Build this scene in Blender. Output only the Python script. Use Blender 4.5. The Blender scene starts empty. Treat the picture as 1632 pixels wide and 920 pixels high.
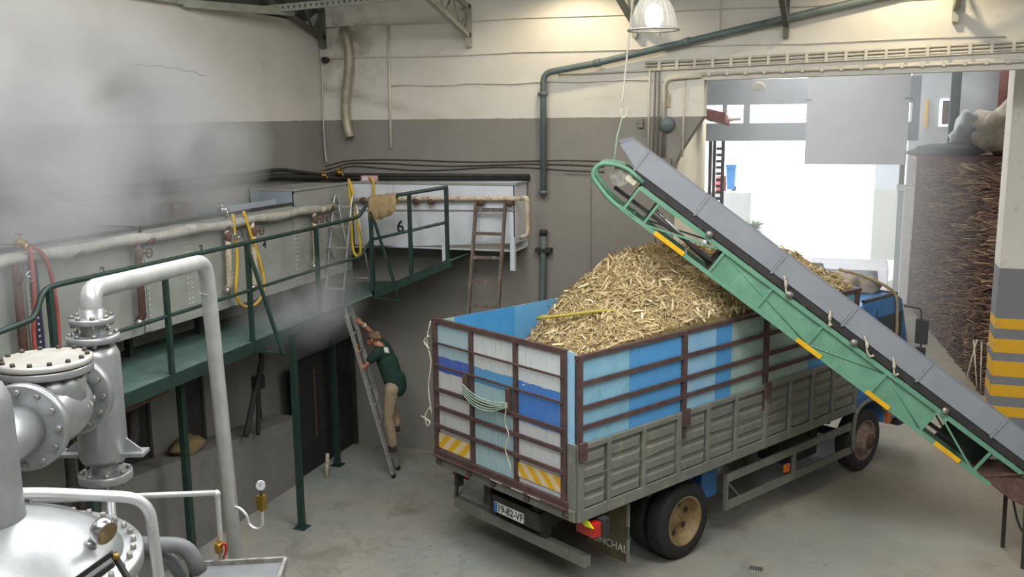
import bpy, math, random
from mathutils import Vector, Matrix, noise
random.seed(11)
SC = bpy.context.scene
COL = SC.collection
V = Vector
# ------------------------------------------------------------------ camera
cam = bpy.data.objects.new('camera', bpy.data.cameras.new('camera'))
COL.objects.link(cam)
cam.data.sensor_width = 36.0
cam.data.lens = 33.826
cam.data.clip_end = 400
_F, _R, _U = V((-.33226, .92658, -.17624)), V((.94193, .33562, -.01128)), V((-.04870, .16975, .98428))
_m = Matrix((_R, _U, -_F)).transposed().to_4x4()
_m.translation = V((8.2201, -13.9234, 5.4607))
cam.matrix_world = _m
SC.camera = cam
# ------------------------------------------------------------------ world, sun, light, exposure
W = bpy.data.worlds.new('world'); SC.world = W; W.use_nodes = True
bg = W.node_tree.nodes['Background']
bg.inputs[0].default_value = (.86, .93, 1, 1); bg.inputs[1].default_value = 3.5
sun = bpy.data.objects.new('sun', bpy.data.lights.new('sun', 'SUN')); COL.objects.link(sun)
sun.data.energy = 9.0; sun.data.angle = .01; sun.data.color = (1, .96, .88)
sun.rotation_euler = V((-.25, -.80, -1.05)).to_track_quat('-Z', 'Y').to_euler()
def area(name, loc, sx, sy, energy, color, d=(0, 0, -1)):
    l = bpy.data.objects.new(name, bpy.data.lights.new(name, 'AREA')); COL.objects.link(l)
    l.data.shape = 'RECTANGLE'; l.data.size = sx; l.data.size_y = sy; l.data.energy = energy; l.data.color = color
    l.location = loc; l.rotation_euler = V(d).to_track_quat('-Z', 'Y').to_euler()
    return l
# unseen overhead area lights added as fill for hall, annex and store
area('hall_fill_light', (8.5, -6.5, 8.2), 6.5, 2.2, 560, (.97, .98, 1))
area('hall_fill_light', (8.0, -12.5, 8.2), 8.0, 2.5, 520, (.97, .98, 1))
area('hall_fill_light', (3.6, -7.5, 8.2), 2.0, 7.0, 400, (.97, .98, 1))
area('annex_fill_light', (7.4, 6.5, 7.2), 2.6, 9.0, 520, (.97, .98, 1))
area('store_fill_light', (11.6, 18.6, 7.2), 3.0, 2.0, 70, (.97, .98, 1))
SC.view_settings.view_transform = 'Standard'
SC.view_settings.look = 'None'
SC.view_settings.gamma = 1.0
SC.view_settings.use_curve_mapping = False
SC.view_settings.exposure = 0.0
SC.cycles.use_denoising = True
SC.cycles.max_bounces = 8
SC.cycles.volume_bounces = 1
SC.cycles.volume_step_rate = 2.0
SC.cycles.sample_clamp_indirect = 6
# ------------------------------------------------------------------ mesh builder
class MB:
    def __init__(s): s.v = []; s.f = []; s.sm = []
    def add(s, vs, fs, smooth=False):
        b = len(s.v); s.v += [V(p) for p in vs]
        for f in fs: s.f.append([i + b for i in f]); s.sm.append(smooth)
        return s
    def box(s, x0, x1, y0, y1, z0, z1):
        return s.add([(x0,y0,z0),(x1,y0,z0),(x1,y1,z0),(x0,y1,z0),(x0,y0,z1),(x1,y0,z1),(x1,y1,z1),(x0,y1,z1)],
                     [(0,3,2,1),(4,5,6,7),(0,1,5,4),(1,2,6,5),(2,3,7,6),(3,0,4,7)])
    def bar(s, p, q, w, h, up=(0,0,1)):
        p, q = V(p), V(q); d = (q-p).normalized(); up = V(up)
        if abs(d.dot(up)) > .98: up = V((0,1,0))
        a = d.cross(up).normalized()*w/2; b = a.cross(d).normalized()*h/2
        return s.add([p-a-b,p+a-b,p+a+b,p-a+b,q-a-b,q+a-b,q+a+b,q-a+b],
                     [(0,1,2,3),(7,6,5,4),(0,4,5,1),(1,5,6,2),(2,6,7,3),(3,7,4,0)])
    def tube(s, pts, r, n=10, caps=True, closed=False):
        P = [V(p) for p in pts]; m = len(P)
        rs = r if isinstance(r, (list, tuple)) else [r]*m
        T = []
        for i in range(m):
            if closed: t = P[(i+1)%m]-P[i-1]
            elif i == 0: t = P[1]-P[0]
            elif i == m-1: t = P[-1]-P[-2]
            else: t = (P[i+1]-P[i]).normalized()+(P[i]-P[i-1]).normalized()
            T.append(t.normalized() if t.length > 1e-9 else V((0,0,1)))
        ref = V((0,0,1)) if abs(T[0].z) < .9 else V((1,0,0))
        a = T[0].cross(ref).normalized(); vs = []
        for i in range(m):
            a = (a - T[i]*a.dot(T[i])).normalized(); b = T[i].cross(a)
            for k in range(n):
                g = 2*math.pi*k/n; vs.append(P[i]+(a*math.cos(g)+b*math.sin(g))*rs[i])
        fs = []
        for i in range(m if closed else m-1):
            j = (i+1) % m
            for k in range(n): fs.append((i*n+k, i*n+(k+1)%n, j*n+(k+1)%n, j*n+k))
        b0 = len(s.v); s.add(vs, fs, True)
        if caps and not closed:
            s.f.append([b0+k for k in range(n)][::-1]); s.sm.append(False)
            s.f.append([b0+(m-1)*n+k for k in range(n)]); s.sm.append(False)
        return s
    def cyl(s, p, q, r0, r1=None, n=16): return s.tube([p, q], [r0, r0 if r1 is None else r1], n)
    def lathe(s, prof, o, ax=(0,0,1), n=24, smooth=True, caps=True):
        ax = V(ax).normalized(); o = V(o); a = ax.cross(V((1,0,0)) if abs(ax.x) < .9 else V((0,1,0))).normalized(); b = ax.cross(a)
        vs = []
        for r, h in prof:
            for k in range(n):
                g = 2*math.pi*k/n; vs.append(o+ax*h+(a*math.cos(g)+b*math.sin(g))*r)
        b0 = len(s.v); s.v += vs
        for i in range(len(prof)-1):
            flat = abs(prof[i][1]-prof[i+1][1]) < 1e-6
            for k in range(n):
                s.f.append([b0+i*n+k, b0+i*n+(k+1)%n, b0+(i+1)*n+(k+1)%n, b0+(i+1)*n+k]); s.sm.append(smooth and not flat)
        if caps and prof[0][0] > 1e-4: s.f.append([b0+k for k in range(n)][::-1]); s.sm.append(False)
        if caps and prof[-1][0] > 1e-4: s.f.append([b0+(len(prof)-1)*n+k for k in range(n)]); s.sm.append(False)
        return s
    def prism(s, pts, d):
        n = len(pts); d = V(d)
        return s.add([V(p) for p in pts]+[V(p)+d for p in pts],
                     [list(range(n))[::-1], list(range(n, 2*n))]+[(i, (i+1) % n, n+(i+1) % n, n+i) for i in range(n)])
    def ell(s, c, rx, ry, rz, n=14, m=9):
        c = V(c); vs = []; fs = []
        for i in range(m+1):
            t = math.pi*i/m
            for k in range(n):
                g = 2*math.pi*k/n; vs.append(c+V((rx*math.sin(t)*math.cos(g), ry*math.sin(t)*math.sin(g), rz*math.cos(t))))
        for i in range(m):
            for k in range(n): fs.append((i*n+k, (i+1)*n+k, (i+1)*n+(k+1) % n, i*n+(k+1) % n))
        return s.add(vs, fs, True)
INV = {}
def obj(name, mb, mat, parent=None, label=None, cat=None, group=None, kind=None, local=False, bevel=0):
    me = bpy.data.meshes.new(name)
    vs = mb.v; o = bpy.data.objects.new(name, me)
    loc = V((0,0,0))
    if parent is not None:
        INV[o] = INV.get(parent, Matrix())
        if not local: vs = [INV[o] @ p for p in vs]
        o.parent = parent
    elif not local:
        xs = [p.x for p in vs]; ys = [p.y for p in vs]
        loc = V(((min(xs)+max(xs))/2, (min(ys)+max(ys))/2, min(p.z for p in vs)))
        vs = [p-loc for p in vs]; o.location = loc
        INV[o] = Matrix.Translation(-loc)
    me.from_pydata([tuple(p) for p in vs], [], mb.f)
    me.polygons.foreach_set('use_smooth', mb.sm)
    me.update()
    if mat is not None: me.materials.append(mat)
    if bevel:
        b = o.modifiers.new('bevel', 'BEVEL'); b.width = bevel; b.segments = 2; b.limit_method = 'ANGLE'
    tag(o, label, cat, group, kind)
    COL.objects.link(o)
    return o
def tag(o, label=None, cat=None, group=None, kind=None):
    if label: o['label'] = label
    if cat: o['category'] = cat
    if group: o['group'] = group
    if kind: o['kind'] = kind
    return o
def root(name, loc, label, cat, group=None, mat=None):
    o = bpy.data.objects.new(name, None); COL.objects.link(o)
    M = Matrix.Translation(V(loc)) if mat is None else mat
    o.matrix_world = M; o.empty_display_size = .2
    INV[o] = M.inverted()
    return tag(o, label, cat, group)
def bend(pts, r, k=5):
    """round the corners of a polyline"""
    P = [V(p) for p in pts]; out = [P[0]]
    for i in range(1, len(P)-1):
        a = (P[i-1]-P[i]); b = (P[i+1]-P[i]); rr = min(r, a.length*.49, b.length*.49)
        p0 = P[i]+a.normalized()*rr; p2 = P[i]+b.normalized()*rr
        for t in range(k+1):
            t /= k; out.append(p0*(1-t)**2+P[i]*2*t*(1-t)+p2*t*t)
    return out+[P[-1]]
def spline(pts, k=6):
    P = [V(p) for p in pts]; P = [P[0]*2-P[1]]+P+[P[-1]*2-P[-2]]; out = []
    for i in range(1, len(P)-2):
        for j in range(k):
            t = j/k; a, b, c, d = P[i-1:i+3]
            out.append(.5*((2*b)+(c-a)*t+(2*a-5*b+4*c-d)*t*t+(3*b-a-3*c+d)*t**3))
    return out+[P[-2]]
def text(name, body, size, mat, origin, xdir, ydir, parent, thick=.002, bold=0.):
    c = bpy.data.curves.new(name, 'FONT'); c.body = body; c.size = size; c.align_x = 'CENTER'; c.align_y = 'CENTER'; c.extrude = thick; c.offset = bold
    t = bpy.data.objects.new(name, c); COL.objects.link(t)
    bpy.context.view_layer.update()
    me = bpy.data.meshes.new_from_object(t.evaluated_get(bpy.context.evaluated_depsgraph_get()))
    bpy.data.objects.remove(t)
    X, Yd = V(xdir).normalized(), V(ydir).normalized(); Z = X.cross(Yd)
    M = Matrix((X, Yd, Z)).transposed().to_4x4(); M.translation = V(origin)
    me.transform(INV[parent] @ M)
    o = bpy.data.objects.new(name, me); me.materials.clear(); me.materials.append(mat); o.parent = parent; COL.objects.link(o)
    INV[o] = INV[parent]
    return o
# ------------------------------------------------------------------ materials
class NT:
    def __init__(s, name):
        s.m = bpy.data.materials.new(name); s.m.use_nodes = True; s.t = s.m.node_tree; s.b = s.t.nodes['Principled BSDF']
    def n(s, k, **kw):
        x = s.t.nodes.new(k)
        for a, b in kw.items(): setattr(x, a, b)
        return x
    def l(s, a, b): s.t.links.new(a, b)
    def coord(s, which='Object', sc=(1,1,1)):
        tc = s.n('ShaderNodeTexCoord'); mp = s.n('ShaderNodeMapping'); mp.inputs['Scale'].default_value = sc
        if which == 'World':
            g = s.n('ShaderNodeNewGeometry'); s.l(g.outputs['Position'], mp.inputs[0])
        else: s.l(tc.outputs[which], mp.inputs[0])
        return mp.outputs[0]
    def noise(s, co, scale, detail=5, rough=.6, dist=0):
        x = s.n('ShaderNodeTexNoise'); x.inputs['Scale'].default_value = scale; x.inputs['Detail'].default_value = detail
        x.inputs['Roughness'].default_value = rough; x.inputs['Distortion'].default_value = dist
        s.l(co, x.inputs['Vector']); return x.outputs['Fac']
    def ramp(s, fac, stops, const=False):
        r = s.n('ShaderNodeValToRGB'); e = r.color_ramp.elements
        if const: r.color_ramp.interpolation = 'CONSTANT'
        while len(e) < len(stops): e.new(.5)
        for i, (p, c) in enumerate(stops):
            e[i].position = p; e[i].color = (*c, 1) if len(c) == 3 else c
        s.l(fac, r.inputs[0]); return r.outputs[0]
    def mix(s, fac, a, b, blend='MIX'):
        x = s.n('ShaderNodeMix', data_type='RGBA', blend_type=blend)
        for v, k in ((fac, 0), (a, 6), (b, 7)):
            if isinstance(v, (int, float)): x.inputs[k].default_value = v
            elif isinstance(v, tuple): x.inputs[k].default_value = (*v, 1)
            else: s.l(v, x.inputs[k])
        return x.outputs[2]
    def math(s, op, a, b=0., clamp=False):
        x = s.n('ShaderNodeMath', operation=op, use_clamp=clamp)
        for v, k in ((a, 0), (b, 1)):
            if isinstance(v, (int, float)): x.inputs[k].default_value = v
            else: s.l(v, x.inputs[k])
        return x.outputs[0]
    def done(s, col, rough=.6, metal=0., bump=None, bstr=.2, bdist=.01):
        if isinstance(col, tuple): s.b.inputs['Base Color'].default_value = (*col, 1)
        else: s.l(col, s.b.inputs['Base Color'])
        if isinstance(rough, (int, float)): s.b.inputs['Roughness'].default_value = rough
        else: s.l(rough, s.b.inputs['Roughness'])
        s.b.inputs['Metallic'].default_value = metal
        if bump is not None:
            x = s.n('ShaderNodeBump'); x.inputs['Strength'].default_value = bstr; x.inputs['Distance'].default_value = bdist
            s.l(bump, x.inputs['Height']); s.l(x.outputs[0], s.b.inputs['Normal'])
        return s.m
def sr(h):
    h = h.lstrip('#'); c = [int(h[i:i+2], 16)/255 for i in (0, 2, 4)]
    return tuple(x/12.92 if x <= .04045 else ((x+.055)/1.055)**2.4 for x in c)
def pm(name, c, c2=None, scale=3, lo=.4, hi=.65, rough=.6, metal=0., bump=0., layers=(), coord='Object', st=(1,1,1), bdist=.01):
    t = NT(name); co = t.coord(coord, st); nz = t.noise(co, scale, 6, .65)
    col = t.ramp(nz, [(lo, sr(c)), (hi, sr(c2 or c))])
    for (lc, ls, l0, l1, lst) in layers:
        cl = t.coord(coord, lst); m = t.noise(cl, ls, 6, .7)
        f = t.ramp(m, [(l0, (0,0,0)), (l1, (1,1,1))]); col = t.mix(f, col, sr(lc))
    return t.done(col, rough, metal, t.noise(co, scale*8, 4) if bump else None, bump, bdist)
def bands(name, stops, z0, z1, dirt='8a9490', dscale=6, rough=.55, axis=2, damt=.5):
    """flat paint in bands along one object axis, with dirty streaks"""
    t = NT(name); sp = t.n('ShaderNodeSeparateXYZ'); t.l(t.coord(), sp.inputs[0])
    wob = t.math('MULTIPLY', t.noise(t.coord(), 5, 3), .03*(z1-z0))
    f = t.math('DIVIDE', t.math('SUBTRACT', t.math('ADD', sp.outputs[axis], wob), z0), z1-z0)
    col = t.ramp(f, [(max(0, (p-z0)/(z1-z0)), sr(c)) for p, c in stops], True)
    m = t.noise(t.coord('Object', (3, 3, .35)), dscale, 6, .75)
    k = t.ramp(m, [(.5, (0,0,0)), (.75, (damt,)*3)])
    col = t.mix(k, col, sr(dirt))
    return t.done(col, rough, 0, t.noise(t.coord(), 30), .08)
M = {}
M['alu_paint'] = pm('aluminium_paint', 'a6a8a8', '989a9a', 5, rough=.36, metal=.55, bump=.04)
M['silver_pipe'] = pm('silver_pipe_paint', 'cbccca', 'bdbebc', 6, rough=.35, metal=.45)
M['bolt'] = pm('bolt_steel', 'a9a79f', '7d7970', 20, rough=.45, metal=.6)
M['bolt_dark'] = pm('bolt_dark', '5b5148', '3d352e', 20, rough=.6, metal=.4)
M['green_rail'] = pm('dark_green_enamel', '21382f', '182b25', 6, rough=.5, layers=[('47544c', 14, .62, .75, (1,1,1))])
M['green_deck'] = pm('worn_green_deck', '4a635c', '3f574f', 3, rough=.7, bump=.2, layers=[('6a7771', 5, .5, .75, (1,1,1))])
M['conv_green'] = pm('conveyor_green', '6b9a80', '5f8d74', 4, rough=.5, bump=.03, layers=[('7fae92', 3, .58, .8, (1,1,1)), ('55705e', 16, .64, .76, (1,1,1))])
M['conv_grey'] = pm('conveyor_grey', '8d9196', '858a90', 2, rough=.5, bump=.02)
M['yellow'] = pm('yellow_reflector', 'e6b41e', 'd8a418', 9, rough=.4)
M['black_rubber'] = pm('black_rubber', '1c1c1c', '262524', 8, rough=.8, bump=.1)
M['dark'] = pm('dark_steel', '2b2a29', '383634', 6, rough=.7)
M['rust_frame'] = pm('rust_brown_frame', '4a3734', '5a4540', 7, rough=.75, bump=.15, layers=[('6d5a50', 18, .6, .75, (1,1,1))])
M['truck_grey'] = pm('truck_grey', '74766c', '6b6d63', 3, rough=.6, bump=.05, layers=[('8e8a78', 8, .55, .75, (1,1,.4)), ('57584f', 5, .6, .8, (1,1,.3))])
M['truck_under'] = pm('truck_chassis', '3a3834', '2c2a28', 5, rough=.8, bump=.1)
M['truck_blue'] = pm('cab_blue', '3c7ab4', '356ea6', 3, rough=.4, layers=[('6e8ba0', 6, .6, .8, (1,1,1))])
M['inside_blue'] = pm('inside_blue', '4a97cf', '3f8cc6', 2, rough=.5, layers=[('86bad9', 9, .66, .76, (1,1,.5))])
M['inside_blue2'] = pm('inside_blue_pale', '6aa9d4', '5d9fce', 2, rough=.5)
M['pale_blue'] = pm('pale_blue_sheet', '8fc0d6', '7fb2c8', 3, rough=.5, layers=[('6d9c9c', 7, .55, .75, (1,1,.5))])
M['sky_blue'] = pm('sky_blue_sheet', '5aa0d8', '5298d0', 2, rough=.45, layers=[('74aed8', 6, .58, .76, (1,1,.5))])
M['pale_blue2'] = pm('pale_blue_sheet_b', '9cc6da', '86b8dd', 2, rough=.5)
M['mint'] = pm('pale_mint_sheet', 'a3b9b0', '97b0a8', 3, rough=.55, layers=[('7e948c', 8, .6, .78, (1,1,.4))])
M['rim'] = pm('tan_wheel_rim', '8c7650', '75623f', 6, rough=.6, layers=[('54452f', 8, .55, .7, (1,1,1))])
M['hub'] = pm('rusty_hub', '8d7a6c', '6a4b3c', 7, rough=.7, layers=[('c0b4a6', 9, .6, .7, (1,1,1))])
M['red_lens'] = pm('red_lens', 'b5231a', '8c1712', 8, rough=.2)
M['orange_lens'] = pm('orange_lens', 'd9702a', 'c05f20', 8, rough=.25)
M['lime'] = pm('lime_reflector', 'eeee20', 'd9e010', 8, rough=.25)
M['plate_white'] = pm('plate_white', 'dcdcd4', 'cfcfc6', 8, rough=.4)
M['plate_blue'] = pm('plate_blue', '2f7fc4', '2a70b0', 8, rough=.4)
M['black_ink'] = pm('black_ink', '1d1d1d', '252525', 8, rough=.6)
M['white_ink'] = pm('white_ink', 'd0cdc4', 'b6b2a6', 14, rough=.7)
M['flap'] = pm('brown_mudflap', '665b45', '544a38', 5, rough=.8)
M['rope'] = pm('rope', 'c9c3ac', 'a59f88', 20, rough=.9)
M['rope_green'] = pm('pale_green_cord', '9fb39c', '889c86', 20, rough=.9)
M['tank_grey'] = pm('tank_grey_paint', '94978f', '878a82', 2.5, rough=.55, bump=.03, layers=[('6e6a60', 4, .6, .85, (2,2,.4))])
M['tank_blue'] = pm('tank_bluegrey', '8f9aa2', '87929b', 2, rough=.5)
M['tank_white'] = pm('tank_white_paint', 'd2d5d8', 'c5c9cc', 2.5, rough=.5, layers=[('a3a49f', 6, .62, .8, (1,1,.4))])
M['dark_blue_strip'] = pm('dark_blue_strip', '2c2e48', '22233a', 5, rough=.6)
M['lagging'] = pm('pipe_lagging', 'a8a69d', '8f8b80', 6, rough=.85, bump=.3, layers=[('6e5a48', 9, .58, .72, (1,1,1))])
M['lagging_pale'] = pm('pale_pipe_lagging', 'c3b9a0', 'a8977c', 8, rough=.85, bump=.3, layers=[('6b3a30', 10, .55, .68, (1,1,1))])
M['rusty'] = pm('rusty_iron', '5f4439', '4a352e', 9, rough=.85, bump=.3, layers=[('8a7a6c', 14, .58, .7, (1,1,1))])
M['brass'] = pm('brass', 'b08d3c', '8f6f28', 12, rough=.35, metal=.8)
M['chrome'] = pm('chrome', 'c8c8c4', 'a2a29c', 8, rough=.2, metal=.9)
M['hose_red'] = pm('red_hose', '9c4a40', '8a3d35', 6, rough=.6)
M['hose_yellow'] = pm('yellow_hose', 'd0ad2c', 'b8962a', 6, rough=.55)
M['sack'] = pm('burlap', 'a58f68', '8f7a56', 14, rough=.95, bump=.3)
M['alu'] = pm('ladder_aluminium', 'b9bab6', 'a2a39f', 10, rough=.45, metal=.5)
M['wood'] = pm('grey_worn_wood', '6b5f55', '54493f', 6, rough=.85, bump=.2, layers=[('b8ae9c', 14, .6, .7, (1,1,1))], st=(3,3,.6))
M['pink'] = pm('pink_box', 'd9a8b0', 'c08f98', 20, rough=.6)
M['wall_pipe'] = pm('greygreen_pipe', '5f6e6c', '566462', 5, rough=.55)
M['grey_pipe'] = pm('grey_pvc', '6f7172', '636566', 5, rough=.5)
M['conduit'] = pm('cream_conduit', 'd0cabb', 'c3bdae', 8, rough=.6)
M['conduit_grey'] = pm('wallgrey_conduit', '7c786f', '6e6a62', 8, rough=.6)
M['wire'] = pm('brown_cable', '5b5048', '4a413a', 8, rough=.7)
M['black_cable'] = pm('black_cable', '242422', '30302d', 8, rough=.7)
M['steel'] = pm('galvanised_truss', 'a3a496', '8d8e80', 5, rough=.6, metal=.1)
M['steel_dark'] = pm('dark_truss', '66675d', '56574e', 5, rough=.7)
M['duct'] = pm('foil_duct', 'aba48f', '8f8874', 6, rough=.5, metal=.3)
M['roof'] = pm('roof_sheet', '6f716b', '5c5e58', 2, rough=.8)
M['skin'] = pm('skin', 'b07a5c', 'a06c50', 6, rough=.6)
M['shirt'] = pm('dark_green_shirt', '16382c', '102c22', 5, rough=.9)
M['pants'] = pm('beige_trousers', '9c8a70', '8c7a62', 6, rough=.9, bump=.1)
M['cap'] = pm('brown_cap', '6a5a44', '5a4c39', 8, rough=.9)
M['shoe'] = pm('dark_shoe', '2b2622', '38322c', 8, rough=.7)
M['white_paint'] = pm('white_paint', 'd9dadb', 'cfd0d2', 3, rough=.5)
M['panel_white'] = pm('hung_panel_white', 'cfd1d3', 'c8cacc', 2, rough=.6)
M['blue_grey'] = pm('bluegrey_frame', '8e99a4', '87929d', 2, rough=.6)
M['red_tile'] = pm('red_roof_tile', '8a4a3e', '703a30', 6, rough=.8)
M['blue_bin'] = pm('blue_bin', '2f86cc', '2a78b8', 5, rough=.4)
M['red_bin'] = pm('red_thing', 'c4545a', 'b0484e', 5, rough=.5)
M['leaf'] = pm('leaf', '5d8c5a', '4a7448', 8, rough=.7)
M['tarp'] = pm('old_tarp', 'a89c88', '8f8472', 4, rough=.8, bump=.3)
M['net'] = pm('dark_net', '4b524e', '3c423f', 8, rough=.9, bump=.4)
M['terracotta'] = pm('terracotta_wall', '74504a', '684740', 2, rough=.9)
M['plaster_cream'] = pm('plaster_cream', 'd9ceb2', 'cfc4a8', 1.5, rough=.85, bump=.05)
M['pale_wall'] = pm('pale_wall', 'b9bcbb', 'aeb1b0', 1.5, rough=.85)
M['low_wall'] = pm('grey_plaster_plinth', '75736e', '6a6863', 2, rough=.85, bump=.15, layers=[('5a4c44', 3, .58, .8, (1,1,1)), ('a09a8c', 2.2, .68, .74, (1,1,1))])
M['dark_patch'] = pm('recess_black', '1b1c1c', '252625', 3, rough=.85)
def glass(name, c, a=.25, rough=.05):
    t = NT(name); t.b.inputs['Alpha'].default_value = a; return t.done(sr(c), rough)
M['glass_dark'] = pm('dark_window_glass', '3b4347', '30373b', 3, rough=.1)
M['glass_pale'] = glass('pale_glass', 'c3d2d6', .55)
def emis(name, c, s):
    t = NT(name); t.b.inputs['Emission Color'].default_value = (*sr(c), 1); t.b.inputs['Emission Strength'].default_value = s; return t.done(sr(c), .5)
M['bulb'] = emis('lamp_bulb', 'fff4dc', 9)
# two-tone painted wall (grey dado to 5.43 m, cream above), grime and smears
def wall_mat(name, cream, cream2, grey, grey2, dark_patch=True):
    t = NT(name); co = t.coord('World'); sp = t.n('ShaderNodeSeparateXYZ'); t.l(co, sp.inputs[0])
    n1 = t.noise(co, 1.1, 6, .6); n2 = t.noise(co, .7, 6, .65)
    up = t.ramp(n1, [(.35, sr(cream)), (.7, sr(cream2))]); dn = t.ramp(n2, [(.35, sr(grey)), (.7, sr(grey2))])
    zz = t.math('ADD', sp.outputs[2], t.math('MULTIPLY', t.noise(co, 6, 3), .025))
    col = t.mix(t.math('GREATER_THAN', zz, 5.443), dn, up)
    g = t.noise(t.coord('World', (.5, .5, 1.4)), 2.2, 7, .7, .6)
    col = t.mix(t.ramp(g, [(.6, (0,0,0)), (.85, (.4,.4,.4))]), col, sr('7d7264'))
    if dark_patch:      # brown damp patches by the corner
        d = t.n('ShaderNodeVectorMath', operation='DISTANCE'); t.l(co, d.inputs[0]); d.inputs[1].default_value = (.45, 0, 6.6)
        f = t.math('SUBTRACT', 1.0, t.math('DIVIDE', d.outputs['Value'], .95), True)
        f = t.math('MULTIPLY', f, t.ramp(t.noise(co, 3.2, 5), [(.45, (0,0,0)), (.6, (1,1,1))]))
        col = t.mix(t.math('MULTIPLY', f, .8), col, sr('8a7a66'))
        zc = t.math('SUBTRACT', 5.95, t.math('MULTIPLY', sp.outputs[0], .25))
        dd = t.math('ABSOLUTE', t.math('SUBTRACT', t.math('ADD', sp.outputs[2], t.math('MULTIPLY', t.noise(co, 1.7, 3), .12)), t.math('ADD', zc, .06)))
        f = t.math('SUBTRACT', 1.0, t.math('DIVIDE', dd, .14), True)
        f = t.math('MULTIPLY', f, t.math('SUBTRACT', 1.0, t.math('DIVIDE', sp.outputs[0], 3.0), True))
        f = t.math('MULTIPLY', f, t.ramp(t.noise(t.coord('World', (.7,1,3)), 3, 5), [(.35, (.2,.2,.2)), (.6, (1,1,1))]))
        col = t.mix(t.math('MULTIPLY', f, .6), col, sr('7f7462'))
    return t.done(col, .85, 0, t.noise(co, 7, 5), .15, .02)
M['wall_back'] = wall_mat('wall_back_paint', 'dad5c9', 'cfc9bc', '8d8980', '827e75')
M['wall_left'] = wall_mat('wall_left_paint', 'cdc8be', 'c2bdb3', '83827b', '787770', False)
# concrete floor
t = NT('concrete_floor'); co = t.coord('World')
c0 = t.ramp(t.noise(co, .55, 7, .62), [(.35, sr('7d807b')), (.5, sr('8e8c82')), (.68, sr('999485'))])
c0 = t.mix(t.ramp(t.noise(co, 1.6, 7, .7, .5), [(.52, (0,0,0)), (.72, (.75,.75,.75))]), c0, sr('605b50'))
c0 = t.mix(t.ramp(t.noise(co, 3.3, 5, .6), [(.62, (0,0,0)), (.74, (.6,.6,.6))]), c0, sr('57472f'))
c0 = t.mix(t.ramp(t.noise(co, .35, 4, .5), [(.5, (0,0,0)), (.62, (.5,.5,.5))]), c0, sr('86938f'))
c0 = t.mix(t.ramp(t.noise(co, 14, 4, .7), [(.6, (0,0,0)), (.8, (.35,.35,.35))]), c0, sr('c2bda8'))
spf = t.n('ShaderNodeSeparateXYZ'); t.l(co, spf.inputs[0])
fy = t.math('DIVIDE', t.math('ADD', t.math('ADD', spf.outputs[1], 5.5), t.math('MULTIPLY', t.noise(co, .8, 4), 3.)), 8.0, True)
fx = t.math('DIVIDE', t.math('SUBTRACT', spf.outputs[0], 6.0), 4.0, True)
c0 = t.mix(t.math('MULTIPLY', t.math('MULTIPLY', fx, fy), .6), c0, sr('8f7f63'))
M['floor'] = t.done(c0, t.ramp(t.noise(co, .9, 5), [(.35, (.38,)*3), (.65, (.75,)*3)]), 0, t.noise(co, 9, 6), .12, .01)
# pillar with yellow bands
t = NT('pillar_paint'); sp = t.n('ShaderNodeSeparateXYZ'); t.l(t.coord('World'), sp.inputs[0])
z = t.math('DIVIDE', sp.outputs[2], 6.5)
G, Yy = sr('77777a'), sr('d6a21c')
st = [(0, G)]+[(v/6.5, Yy if k % 2 == 0 else G) for k, v in enumerate((1.00,1.15,1.30,1.48,1.60,1.84,1.98,2.16,2.32,2.47))]+[(3.22/6.5, sr('cfcbc0'))]
c0 = t.ramp(z, st, True); c0 = t.mix(t.ramp(t.noise(t.coord('World'), 6, 5), [(.6, (0,0,0)), (.72, (.5,.5,.5))]), c0, sr('8c8a85'))
M['pillar'] = t.done(c0, .7)
# hazard stripes (diagonal yellow / pale)
def hazard(name, sgn):
    t = NT(name); sp = t.n('ShaderNodeSeparateXYZ'); t.l(t.coord(), sp.inputs[0])
    q = t.math('ADD', sp.outputs[1], t.math('MULTIPLY', sp.outputs[2], sgn))
    f = t.math('FRACT', t.math('MULTIPLY', q, 4.6))
    col = t.mix(t.math('GREATER_THAN', f, .5), sr('d9a91c'), sr('d9c29a'))
    return t.done(col, .5)
M['haz_l'] = hazard('hazard_stripe_a', 1.0); M['haz_r'] = hazard('hazard_stripe_b', -1.0)
# strips that vary from piece to piece
def island(name, stops, rough=.85):
    t = NT(name); g = t.n('ShaderNodeNewGeometry'); return t.done(t.ramp(g.outputs['Random Per Island'], stops), rough)
M['bagasse'] = island('bagasse', [(0, sr('8f7a50')), (.35, sr('b59d6e')), (.7, sr('c9b587')), (1, sr('e2d4ac'))])
M['bagasse_core'] = pm('bagasse_core', 'a08c60', '7d6b45', 12, rough=.95, bump=.5)
M['cane'] = island('cane_stalks', [(0, sr('4a3832')), (.4, sr('6b5146')), (.8, sr('856a54')), (1, sr('a88f6c'))])
M['cane_core'] = pm('cane_core', '3a2c28', '4a3830', 6, rough=.95)
M['straw_floor'] = island('floor_straw', [(0, sr('8a8068')), (1, sr('b5ab8c'))])

# ================================================================== the setting
def struct(name, mb, mat, label=None, **k): return obj(name, mb, mat, None, label, None, None, 'structure', **k)
struct('floor', MB().box(-.4, 17, -18.5, 16.0, -.3, 0), M['floor'])
struct('floor_yard', MB().box(-14, 17, 16.0, 60, -.3, -.01), pm('yard_concrete', 'b9b5a8', 'aca899', 1.2, rough=.9, coord='World'))
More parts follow.
